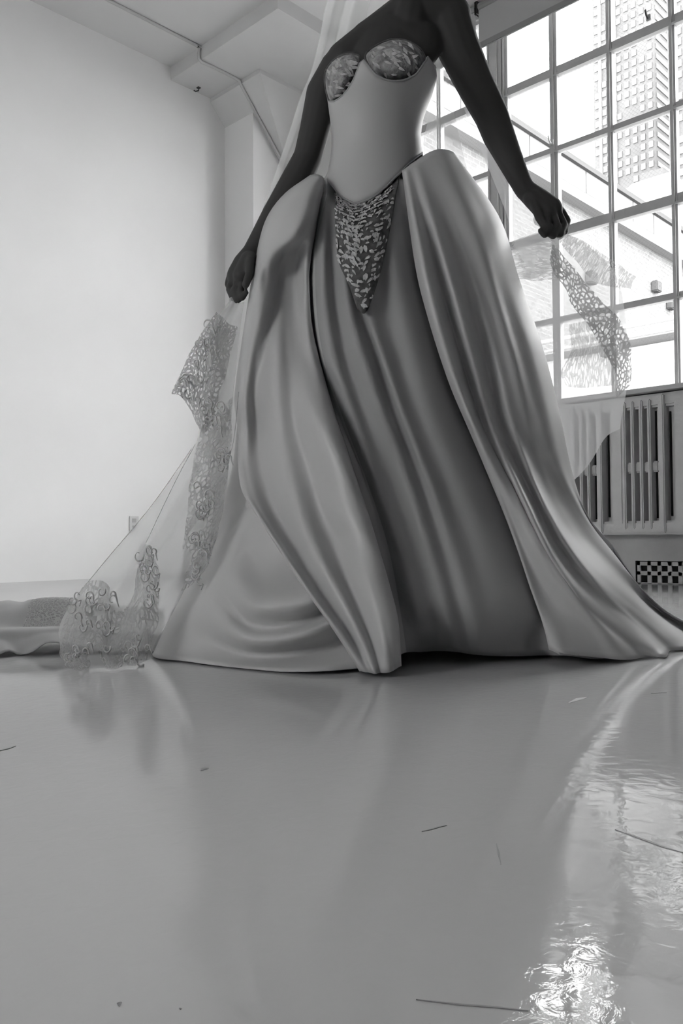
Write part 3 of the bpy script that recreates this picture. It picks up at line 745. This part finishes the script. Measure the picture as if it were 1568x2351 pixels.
# --- left overskirt: puffed hip and the long swath that falls to the front
OL = [
 [(712, 403, .10), (652, 446, .06), (612, 500, .02), (592, 570, 0), (578, 650, 0), (556, 790, -.01), (541, 900, -.02), (543, 950, -.03), (550, 1000, -.05), (548, 1050, -.06), (556, 1120, -.06), (580, 1165, -.06), (640, 1258, -.06), (700, 1350, -.05), (770, 1450, -.03), (828, 1542)],
 [(718, 402, .05), (664, 442, .0), (624, 505, -.02), (602, 580, -.02), (590, 660, -.04), (572, 790, -.05), (560, 900, -.06), (562, 950, -.06), (566, 1000, -.06), (566, 1060, -.05), (580, 1130, -.05), (606, 1185, -.06), (662, 1275, -.07), (720, 1362, -.06), (785, 1455, -.04), (840, 1543)],
 [(724, 401, .01), (680, 440, -.05), (645, 505, -.06), (622, 575, -.04), (612, 630, .0), (608, 700, -.02), (592, 800, -.02), (585, 900, -.01), (590, 960, 0), (596, 1010, -.01), (606, 1080, -.01), (625, 1150, 0), (652, 1210, -.01), (702, 1300, -.02), (752, 1380, -.02), (808, 1465, -.01), (852, 1544)],
 [(730, 402, 0), (697, 442, -.06), (670, 505, -.07), (650, 560, -.055), (638, 600, .05), (634, 660, .08), (628, 760, .02), (628, 860, -.03), (634, 950, -.04), (646, 1020, -.04), (664, 1100, -.05), (690, 1180, -.05), (720, 1250, -.05), (762, 1330, -.05), (800, 1400, -.04), (838, 1475, -.02), (866, 1545)],
 [(735, 404, 0), (712, 445, -.05), (694, 505, -.06), (676, 548, -.05), (662, 585, .07), (658, 660, .10), (656, 760, .05), (664, 860, .0), (676, 950, -.01), (692, 1020, -.01), (714, 1100, -.015), (742, 1190, -.01), (770, 1260, -.01), (802, 1340, -.02), (834, 1410, -.02), (860, 1480, -.01), (880, 1544)],
 [(739, 407, .01), (724, 447, -.02), (712, 500, -.03), (700, 540, -.01), (688, 580, .09), (682, 660, .11), (684, 760, .07), (700, 860, .01), (722, 950, -.04), (744, 1020, -.05), (770, 1100, -.05), (800, 1190, -.05), (826, 1260, -.04), (852, 1340, -.05), (874, 1410, -.045), (890, 1480, -.03), (902, 1540)],
 [(742, 411, .02), (731, 450, .0), (722, 500, .0), (714, 545, .02), (704, 590, .05), (700, 660, .07), (706, 760, .06), (730, 860, .03), (758, 950, -.01), (782, 1020, -.03), (810, 1100, -.04), (842, 1190, -.04), (868, 1270, -.04), (892, 1350, -.04), (908, 1410, -.04), (916, 1470, -.03), (920, 1532)],
 [(744, 416, .05), (736, 455, .04), (728, 500, .05), (720, 550, .06), (712, 600, .07), (710, 660, .075), (718, 760, .075), (742, 860, .07), (768, 950, .05), (792, 1020, .04), (818, 1100, .03), (848, 1190, .03), (872, 1270, .03), (894, 1350, .03), (908, 1410, .03), (914, 1470, .04), (916, 1525, .05)],
]
cols = [col(OL[0], off=.16)] + [col(c) for c in OL]
cols[0] = [Vector((p.x, p.y, p.z)) for p in cols[0]]
ol = sheet('overskirt_panel', pleat(loft(cols, 90, 8), .02, .12), 'satin', person, thick=.003); ol['label'] = 'long swath of satin falling from the puffed hip to the front'

# --- right overskirt and its train
OR = [
 [(930, 396, .07), (962, 600, .06), (992, 720, .06), (1040, 870, .06), (1092, 1000, .06), (1170, 1190, .06), (1228, 1350, .06), (1265, 1440, .05), (1280, 1500, .03)],
 [(924, 392, .02), (953, 600, .01), (982, 720, .01), (1031, 870, .01), (1084, 1000, .01), (1160, 1190, .02), (1215, 1340, .03), (1250, 1430, .03), (1268, 1494, .02)],
 [(930, 388, 0), (966, 570, -.035), (1000, 720, -.03), (1046, 870, -.02), (1096, 1000, -.02), (1165, 1150, -.01), (1225, 1290, 0), (1275, 1400, .02), (1310, 1502, .01)],
 [(940, 380, 0), (990, 570, .0), (1028, 720, .01), (1072, 870, .02), (1112, 990, .0), (1172, 1110, -.025), (1240, 1250, -.03), (1310, 1370, -.02), (1370, 1450, -.01), (1405, 1510)],
 [(952, 372, 0), (1012, 565, -.03), (1056, 720, -.025), (1092, 850, -.01), (1128, 975, -.015), (1190, 1120, -.045), (1262, 1270, -.05), (1345, 1385, -.05), (1430, 1465, -.03), (1490, 1512)],
 [(966, 362, 0), (1035, 555, .005), (1082, 705, .01), (1118, 840, .02), (1150, 970, .02), (1206, 1115, .01), (1278, 1255, 0), (1362, 1360, -.01), (1450, 1435, -.01), (1530, 1508)],
 [(980, 353, 0), (1058, 545, -.01), (1108, 700, -.01), (1146, 840, -.01), (1176, 970, -.01), (1228, 1110, -.02), (1300, 1240, -.045), (1388, 1345, -.05), (1478, 1425, -.04), (1560, 1500)],
 [(996, 346, 0), (1082, 530, -.03), (1132, 690, -.03), (1174, 840, -.03), (1206, 970, -.02), (1252, 1100, .0), (1320, 1225, .01), (1408, 1325, .02), (1500, 1410, .01), (1600, 1485)],
 [(1013, 343, 0), (1106, 515, -.02), (1152, 675, -.02), (1198, 830, -.02), (1234, 960, -.01), (1276, 1085, .01), (1340, 1200, .03), (1424, 1300, .03), (1520, 1400, .02), (1660, 1475)],
 [(1030, 346, .03), (1128, 505, .0), (1172, 660, .0), (1220, 810, .0), (1258, 945, .0), (1296, 1080, .01), (1350, 1190, .03), (1418, 1280, .04), (1480, 1365, .03), (1568, 1430), (1720, 1465)],
 [(1042, 352, .06), (1145, 500, .03), (1190, 640, .03), (1240, 785, .03), (1279, 930, .03), (1312, 1080, .03), (1352, 1190, .04), (1410, 1262, .05), (1444, 1315, .06), (1500, 1388, .07), (1568, 1433, .08), (1780, 1462, .06)],
 [(1030, 356, .16), (1130, 520, .16), (1175, 660, .17), (1225, 800, .17), (1265, 940, .17), (1298, 1080, .16), (1335, 1190, .17), (1385, 1275, .18), (1425, 1335, .20), (1490, 1400, .22), (1570, 1445, .24), (1800, 1465, .22)],
]
cols = [col(c) for c in OR]
orr = sheet('overskirt_panel', pleat(loft(cols, 90, 7), .045, .16), 'satin', person, thick=.003); orr['label'] = 'satin overskirt sweeping out to the floor under the window'
# sheer hem lying at the foot of the right panel
g = loft([abscol([(1255, 1420, 1.99), (1262, 1470, 1.93), (1268, 1515, 1.86)]), abscol([(1310, 1430, 2.0), (1330, 1480, 1.95), (1345, 1518, 1.85)]), abscol([(1370, 1450, 2.02), (1400, 1492, 1.94), (1410, 1514, 1.86)]), abscol([(1420, 1470, 2.02), (1470, 1500, 1.94), (1500, 1512, 1.88)])], 14, 6)
sheet('sheer_hem', g, 'tulle_dense', person)

# --- lace insert in a point below the corset
g = loft([col(c, off=-.012) for c in (
 [(764, 414, .15), (767, 438, .11), (769, 462, .045), (770, 520, .03), (778, 600, .035), (800, 650, .03), (822, 712, .04)],
 [(778, 430, .15), (779, 450, .11), (782, 474, .04), (788, 520, .02), (798, 600, .02), (812, 660, .02), (828, 716, .03)],
 [(815, 445, .15), (815, 466, .11), (816, 488, .035), (818, 530, .015), (825, 600, .02), (830, 660, .02), (834, 720, .03)],
 [(866, 422, .15), (866, 446, .11), (865, 470, .035), (862, 520, .02), (858, 600, .025), (850, 660, .025), (840, 716, .03)],
 [(920, 372, .15), (918, 396, .11), (913, 425, .045), (902, 490, .04), (884, 580, .04), (866, 650, .035), (846, 706, .04)])], 40, 8)
li = sheet('lace_insert', g, 'lace_dark', person, thick=.002); li['label'] = 'pointed lace insert below the corset'  # dark base colour stands in for shade between the lace leaves
bm = bmesh.new()
nu, nv = len(g), len(g[0])
for k in range(900):
    u = random.uniform(.03, .97); v = .07+.92*(1-math.sqrt(1-random.random()))
    if abs(u-.5) > .30 and random.random() < .45: continue
    iu, iv = u*(nu-1), v*(nv-1); i, j = int(iu), int(iv); c = g[i][j].lerp(g[min(nu-1, i+1)][min(nv-1, j+1)], .5)
    eu = (g[min(nu-1, i+1)][j]-g[max(0, i-1)][j]).normalized(); ev = (g[i][min(nv-1, j+1)]-g[i][max(0, j-1)]).normalized(); nrm = eu.cross(ev).normalized()
    if nrm.dot(CF) > 0: nrm = -nrm
    a = random.uniform(-1.6, 1.6); A = eu*math.sin(a)+ev*math.cos(a); B = eu*math.cos(a)-ev*math.sin(a)
    L = random.uniform(.004, .0105); w = L*.5
    vs = [bm.verts.new(c+nrm*(.002+.0035*h)+A*L*f+B*w*q) for f, q, h in ((-1, 0, 0), (-.4, .9, .6), (.4, .8, .8), (1, 0, .2), (.4, -.8, .8), (-.4, -.9, .6))]
    bm.faces.new(vs)
o = build('lace_leaves', bm, 'lace_thread', li); o['kind'] = 'stuff'

# --- satin train lying on the floor at the left
g = loft([abscol(c) for c in (
 [(-260, 1520, 1.85), (-120, 1512, 1.87), (-20, 1506, 1.9), (20, 1494, 1.91), (45, 1503, 1.93), (75, 1496, 1.92), (110, 1475, 1.93), (160, 1480, 1.93), (260, 1500, 1.95), (380, 1500, 2.0)],
 [(-260, 1470, 1.95), (-120, 1468, 1.96), (-20, 1470, 1.97), (20, 1472, 1.98), (50, 1474, 1.98), (80, 1462, 1.98), (115, 1455, 1.98), (170, 1458, 2.0), (260, 1470, 2.02), (380, 1480, 2.05)],
 [(-260, 1445, 2.0), (-120, 1444, 2.02), (-20, 1446, 2.02), (20, 1444, 2.02), (60, 1442, 2.03), (90, 1441, 2.03), (130, 1440, 2.03), (180, 1440, 2.05), (270, 1450, 2.08), (380, 1455, 2.12)],
 [(-260, 1442, 2.2), (-120, 1440, 2.2), (-20, 1441, 2.2), (20, 1440, 2.2), (60, 1440, 2.2), (90, 1439, 2.2), (130, 1438, 2.2), (180, 1440, 2.2), (270, 1445, 2.25), (380, 1445, 2.25)],
 [(-260, 1400, 2.3), (-120, 1402, 2.3), (-20, 1404, 2.3), (20, 1400, 2.3), (60, 1398, 2.3), (90, 1395, 2.3), (130, 1396, 2.3), (180, 1405, 2.3), (270, 1420, 2.35), (380, 1425, 2.35)],
 [(-260, 1378, 2.42), (-120, 1380, 2.42), (-20, 1383, 2.42), (20, 1380, 2.42), (50, 1384, 2.42), (70, 1378, 2.42), (110, 1374, 2.42), (150, 1374, 2.42), (270, 1390, 2.45), (380, 1400, 2.45)],
 [(-260, 1382, 2.7), (-120, 1384, 2.7), (-20, 1386, 2.7), (20, 1384, 2.7), (50, 1386, 2.7), (70, 1382, 2.7), (110, 1380, 2.7), (150, 1380, 2.7), (270, 1392, 2.7), (380, 1400, 2.7)])], 60, 7)
tr = sheet('train', g, 'chiffon', person, thick=.003); tr['label'] = 'satin train lying in soft rolls on the floor'
g = loft([abscol(c) for c in ([(52, 1440, 2.16), (60, 1415, 2.2), (66, 1388, 2.3), (74, 1376, 2.38)], [(90, 1442, 2.12), (94, 1410, 2.18), (100, 1384, 2.28), (106, 1371, 2.38)], [(135, 1440, 2.1), (140, 1408, 2.18), (144, 1382, 2.28), (150, 1371, 2.38)], [(185, 1440, 2.1), (190, 1408, 2.18), (192, 1385, 2.28), (196, 1374, 2.38)])], 16, 8)
sheet('lace_edging', g, 'lace_net', tr)

# --- veil
veil = sheet('veil', loft([abscol(c) for c in (
 [(979, -285, 2.16), (936, -268, 2.25), (800, -130, 2.25), (752, 0, 2.25), (734, 85, 2.26), (714, 165, 2.27), (690, 222, 2.28), (655, 330, 2.28), (604, 478, 2.27), (575, 560, 2.24), (545, 650, 2.17), (535, 678, 2.12)],
 [(982, -285, 2.16), (940, -268, 2.20), (823, -130, 2.21), (772, 0, 2.22), (752, 85, 2.23), (730, 165, 2.24), (705, 240, 2.25), (668, 340, 2.25), (618, 478, 2.25), (585, 560, 2.23), (552, 650, 2.17), (540, 680, 2.12)],
 [(985, -285, 2.16), (945, -268, 2.25), (846, -130, 2.25), (795, 0, 2.26), (772, 85, 2.28), (748, 165, 2.29), (720, 250, 2.30), (684, 345, 2.30), (634, 470, 2.28), (598, 560, 2.25), (558, 650, 2.18), (545, 680, 2.12)],
 [(988, -285, 2.16), (950, -268, 2.22), (873, -130, 2.22), (818, 0, 2.23), (795, 85, 2.25), (770, 165, 2.27), (742, 260, 2.28), (710, 350, 2.28), (660, 470, 2.27), (612, 560, 2.25), (566, 650, 2.19), (550, 680, 2.12)],
 [(991, -285, 2.16), (955, -268, 2.26), (918, -130, 2.27), (850, 0, 2.28), (840, 85, 2.30), (830, 165, 2.32), (800, 280, 2.33), (760, 380, 2.33), (700, 480, 2.31), (630, 560, 2.27), (574, 650, 2.20), (555, 680, 2.12)])], 60, 7), 'tulle', person)
veil['label'] = 'sheer tulle veil held out in both hands'
def vs_(name, cols, m, nv=50, per=7, ruffle=None): return sheet(name, loft([abscol(c) for c in cols], nv, per), m, veil, ruffle=ruffle or ((.012, 22) if 'lace' in m else None))
# fall of tulle from her right hand to the floor
vs_('veil_fall', [
 [(528, 690, 2.09), (492, 740, 2.07), (470, 820, 2.05), (462, 920, 2.03), (455, 1000, 2.02), (438, 1036, 2.01), (350, 1160, 1.98), (250, 1280, 1.95), (175, 1370, 1.93), (135, 1445, 1.91), (150, 1532, 1.77)],
 [(535, 692, 2.07), (500, 750, 2.05), (482, 830, 2.02), (474, 920, 2.0), (466, 1010, 1.98), (440, 1080, 1.96), (370, 1200, 1.93), (295, 1300, 1.90), (235, 1390, 1.87), (205, 1460, 1.83), (210, 1538, 1.75)],
 [(542, 694, 2.07), (512, 760, 2.05), (497, 840, 2.03), (488, 930, 2.01), (480, 1020, 2.0), (455, 1110, 1.98), (400, 1220, 1.96), (345, 1310, 1.93), (295, 1395, 1.90), (268, 1465, 1.86), (265, 1534, 1.76)],
 [(550, 696, 2.06), (526, 770, 2.04), (514, 850, 2.0), (506, 940, 1.98), (498, 1040, 1.96), (478, 1130, 1.94), (442, 1230, 1.92), (402, 1320, 1.90), (355, 1400, 1.87), (325, 1465, 1.82), (312, 1526, 1.76)],
 [(560, 694, 2.06), (548, 780, 2.04), (540, 860, 2.0), (532, 950, 1.97), (526, 1050, 1.95), (515, 1150, 1.94), (480, 1250, 1.93), (436, 1330, 1.92), (395, 1410, 1.89), (362, 1465, 1.84), (342, 1514, 1.79)]], 'tulle', 70, 8)
# dense lace border swinging out beside the hip
vs_('lace_border', [
 [(500, 715, 2.06), (468, 762, 2.05), (440, 800, 2.04), (418, 850, 2.03), (395, 905, 2.02)],
 [(510, 725, 2.05), (485, 772, 2.03), (458, 812, 2.02), (440, 858, 2.01), (420, 915, 2.0)],
 [(520, 735, 2.05), (500, 785, 2.04), (478, 830, 2.03), (460, 875, 2.02), (445, 930, 2.0), (458, 985, 1.99)],
 [(530, 745, 2.04), (512, 800, 2.02), (494, 850, 2.0), (478, 900, 1.99), (466, 950, 1.98), (466, 995, 1.97)],
 [(545, 750, 2.03), (530, 810, 2.01), (515, 870, 1.99), (500, 920, 1.98), (488, 960, 1.97), (478, 990, 1.965)]], 'lace_net', 36, 8)
vs_('lace_border', [
 [(470, 960, 1.975), (452, 1030, 1.965), (436, 1110, 1.945), (428, 1200, 1.93), (418, 1290, 1.92), (408, 1360, 1.90)],
 [(492, 950, 1.96), (480, 1030, 1.95), (466, 1110, 1.93), (456, 1200, 1.92), (446, 1280, 1.91), (432, 1350, 1.90)],
 [(514, 930, 1.96), (505, 1020, 1.945), (494, 1110, 1.93), (482, 1200, 1.92), (470, 1270, 1.91), (452, 1330, 1.905)],
 [(536, 910, 1.955), (530, 1010, 1.94), (520, 1110, 1.925), (508, 1190, 1.92), (494, 1250, 1.915), (476, 1300, 1.91)]], 'lace_open', 46, 8)
# scalloped lace at the foot of the veil
vs_('lace_border', [
 [(185, 1352, 1.915), (150, 1430, 1.895), (138, 1490, 1.82), (150, 1536, 1.755)],
 [(212, 1333, 1.895), (190, 1410, 1.87), (176, 1480, 1.81), (186, 1543, 1.735)],
 [(246, 1340, 1.885), (230, 1410, 1.86), (222, 1480, 1.80), (226, 1532, 1.745)],
 [(262, 1398, 1.88), (256, 1440, 1.85), (250, 1490, 1.80), (256, 1542, 1.735)],
 [(296, 1385, 1.88), (290, 1430, 1.85), (282, 1490, 1.80), (284, 1528, 1.748)],
 [(318, 1275, 1.915), (312, 1380, 1.875), (306, 1470, 1.81), (308, 1532, 1.742)],
 [(334, 1246, 1.92), (336, 1380, 1.87), (326, 1465, 1.815), (322, 1518, 1.76)],
 [(366, 1300, 1.905), (368, 1400, 1.865), (352, 1460, 1.82), (340, 1516, 1.765)]], 'lace_open', 40, 8)
# edge seams and a long crease in the fall of tulle
for pts in ([(440, 1030, 2.005), (350, 1158, 1.975), (250, 1278, 1.945), (176, 1368, 1.925)], [(448, 1020, 1.985), (400, 1110, 1.955), (335, 1246, 1.915)], [(548, 900, 1.985), (538, 1000, 1.955), (524, 1062, 1.945)]):
    bm = bmesh.new(); tube(bm, resample([P(*p) for p in pts], 24), .0007, 6); build('seam', bm, 'lace_thread', veil, True)
# sheer tulle behind her raised arm
vs_('veil_fall', [
 [(990, -285, 2.2), (1030, -240, 2.26), (1045, -120, 2.3), (1005, 0, 2.30), (1000, 160, 2.30), (985, 260, 2.31), (972, 350, 2.32), (1000, 470, 2.34), (1080, 620, 2.36)],
 [(994, -285, 2.2), (1040, -240, 2.26), (1055, -120, 2.29), (1014, 0, 2.27), (1012, 160, 2.27), (1010, 260, 2.28), (1015, 350, 2.29), (1050, 470, 2.31), (1130, 620, 2.33)],
 [(998, -285, 2.2), (1050, -240, 2.27), (1065, -120, 2.31), (1024, 0, 2.31), (1028, 170, 2.31), (1045, 270, 2.31), (1065, 360, 2.31), (1100, 470, 2.32), (1170, 610, 2.33)]], 'tulle', 40, 6)
vs_('veil_fall', [
 [(1035, 150, 2.26), (1062, 240, 2.27), (1098, 330, 2.28), (1135, 420, 2.28), (1165, 500, 2.28), (1190, 590, 2.28), (1205, 640, 2.28)],
 [(1038, 150, 2.24), (1070, 235, 2.25), (1112, 322, 2.25), (1155, 410, 2.25), (1195, 490, 2.24), (1222, 570, 2.25), (1240, 635, 2.26)],
 [(1042, 150, 2.26), (1080, 230, 2.27), (1125, 315, 2.27), (1172, 400, 2.26), (1218, 470, 2.23), (1255, 530, 2.20), (1285, 600, 2.24)]], 'tulle_dense', 40, 6)
# the veil thrown out past her left hand
vs_('veil_sweep', [
 [(1262, 528, 2.16), (1215, 540, 2.20), (1180, 560, 2.26), (1175, 640, 2.30), (1215, 760, 2.32), (1245, 880, 2.33), (1265, 980, 2.33), (1290, 1090, 2.33)],
 [(1266, 530, 2.15), (1250, 565, 2.20), (1240, 620, 2.25), (1250, 700, 2.29), (1272, 790, 2.31), (1288, 890, 2.31), (1298, 990, 2.31), (1312, 1105, 2.31)],
 [(1270, 530, 2.15), (1290, 570, 2.18), (1312, 640, 2.22), (1328, 720, 2.26), (1338, 800, 2.29), (1345, 890, 2.30), (1348, 980, 2.30), (1352, 1066, 2.30)],
 [(1274, 528, 2.15), (1320, 568, 2.17), (1365, 640, 2.20), (1388, 720, 2.24), (1398, 800, 2.27), (1398, 890, 2.28), (1394, 960, 2.28), (1390, 1005, 2.28)],
 [(1278, 526, 2.15), (1345, 560, 2.16), (1410, 625, 2.19), (1432, 700, 2.22), (1440, 790, 2.25), (1440, 880, 2.26), (1430, 940, 2.27), (1424, 984, 2.27)]], 'tulle_dense', 60, 8)
vs_('lace_border', [
 [(1276, 524, 2.145), (1335, 552, 2.15), (1400, 592, 2.16), (1462, 636, 2.17)],
 [(1272, 530, 2.14), (1325, 572, 2.15), (1385, 620, 2.16), (1454, 645, 2.17)],
 [(1268, 535, 2.14), (1312, 588, 2.15), (1368, 648, 2.17), (1448, 662, 2.18)]], 'lace_streak', 30, 8)
vs_('lace_border', [
 [(1268, 560, 2.16), (1320, 620, 2.18), (1380, 690, 2.20), (1432, 750, 2.22), (1448, 820, 2.23), (1448, 885, 2.24)],
 [(1262, 580, 2.17), (1308, 645, 2.19), (1362, 715, 2.21), (1405, 775, 2.23), (1428, 840, 2.24), (1434, 900, 2.25)],
 [(1258, 600, 2.18), (1295, 665, 2.20), (1340, 735, 2.22), (1382, 800, 2.24), (1412, 860, 2.25), (1420, 915, 2.26)]], 'lace_net', 44, 8)
vs_('lace_border', [
 [(1165, 560, 2.27), (1172, 600, 2.28), (1185, 640, 2.28)], [(1200, 550, 2.24), (1215, 600, 2.26), (1225, 645, 2.27)], [(1240, 548, 2.20), (1258, 600, 2.22), (1270, 640, 2.23)], [(1268, 548, 2.17), (1290, 600, 2.19), (1308, 636, 2.20)]], 'lace_streak', 20, 8)
vs_('lace_border', [
 [(1400, 725, 2.23), (1350, 735, 2.25), (1305, 745, 2.27)], [(1410, 770, 2.24), (1355, 785, 2.26), (1310, 800, 2.28)], [(1415, 830, 2.25), (1350, 845, 2.27), (1290, 850, 2.29)], [(1410, 885, 2.26), (1350, 890, 2.28), (1300, 888, 2.29)]], 'lace_streak', 24, 8)
# corded scrolls sewn on the lace
def scrolls(spots, name='corded_scrolls'):
    bm = bmesh.new()
    for x, y, d, n, sx, sy in spots:
        for _ in range(n):
            cx, cy = random.gauss(x, sx), random.gauss(y, sy); r = random.uniform(6, 13); a0 = random.uniform(-.6, .9); turn = random.choice((-1, 1)); pts = []
            for i in range(13):
                t = i/12; a = a0+turn*(t*5.2); rr = r*(1-.62*t); pts.append(P(cx+rr*math.cos(a), cy+rr*1.25*math.sin(a), d-.002*math.sin(t*3)))
            pts.insert(0, P(cx+r*math.cos(a0)*1.1-turn*4, cy+r*1.25*math.sin(a0)+14, d+.002))
            tube(bm, resample(pts, 18), [.0009+.0012*math.sin(math.pi*min(1, i/15)) for i in range(18)], 5)
    o = build(name, bm, 'lace_cord', veil, True); o['kind'] = 'stuff'
scrolls([(215, 1370, 1.865, 12, 20, 18), (338, 1310, 1.88, 10, 12, 26), (345, 1365, 1.86, 6, 14, 14), (235, 1425, 1.83, 8, 26, 14), (300, 1490, 1.765, 10, 24, 14), (185, 1490, 1.77, 8, 18, 18)])
scrolls([(512, 1060, 1.925, 7, 9, 22), (465, 1150, 1.925, 9, 11, 28), (458, 1225, 1.905, 9, 10, 18), (505, 960, 1.94, 6, 10, 26), (448, 1310, 1.895, 5, 10, 16)])
scrolls([(452, 830, 2.0, 9, 14, 28), (430, 890, 1.99, 6, 12, 10), (470, 940, 1.965, 6, 7, 22), (485, 780, 2.01, 6, 10, 16)])
# bunched veil inside the two hands
for pts in ([(1230, 500, 2.15), (1255, 520, 2.13), (1275, 528, 2.13), (1290, 540, 2.14)], [(560, 640, 2.10), (548, 665, 2.10), (538, 690, 2.09), (525, 715, 2.08)]):
    bm = bmesh.new(); tube(bm, resample([P(*p) for p in pts], 10), [.008+.006*abs(math.sin(i*1.3)) for i in range(10)], 10); build('gathered_tulle', bm, 'tulle_dense', veil, True)

# ------------------------------------------------------------------ scuffs and grit on the floor
def scuff(pts, w, m='scuff'):
    q = [on(2, 0, x, y) for x, y in pts]; bm = bmesh.new(); L = []; Rr = []
    n = len(q)
    for i, p in enumerate(q):
        t = (q[min(i+1, n-1)]-q[max(i-1, 0)]).normalized(); s = Vector((-t.y, t.x, 0))*w*(1 if 0 < i < n-1 else .2)
        L.append(p+s); Rr.append(p-s)
    ring = L+Rr[::-1]; prism(bm, ring, Vector((0, 0, -.0005)), Vector((0, 0, .0006))); build('scuff_mark', bm, m, FLOOR)
scuff([(462, 1770), (468, 1765), (473, 1766), (478, 1764)], .004)
scuff([(968, 1910), (990, 1905), (1010, 1899), (1026, 1896)], .0008)
scuff([(1140, 1938), (1145, 1960), (1150, 1985)], .0009); scuff([(955, 2296), (1060, 2308), (1140, 2314), (1213, 2322)], .0007)
scuff([(1412, 1905), (1460, 1922), (1520, 1944), (1568, 1958)], .0014)
scuff([(0, 1724), (20, 1719), (36, 1713)], .0018); scuff([(270, 2304), (274, 2307), (278, 2302)], .0022); scuff([(412, 2316), (415, 2318)], .002)
scuff([(1306, 1614), (1330, 1605), (1348, 1601)], .006, 'scuff_pale'); scuff([(1495, 1592), (1530, 1590)], .004)
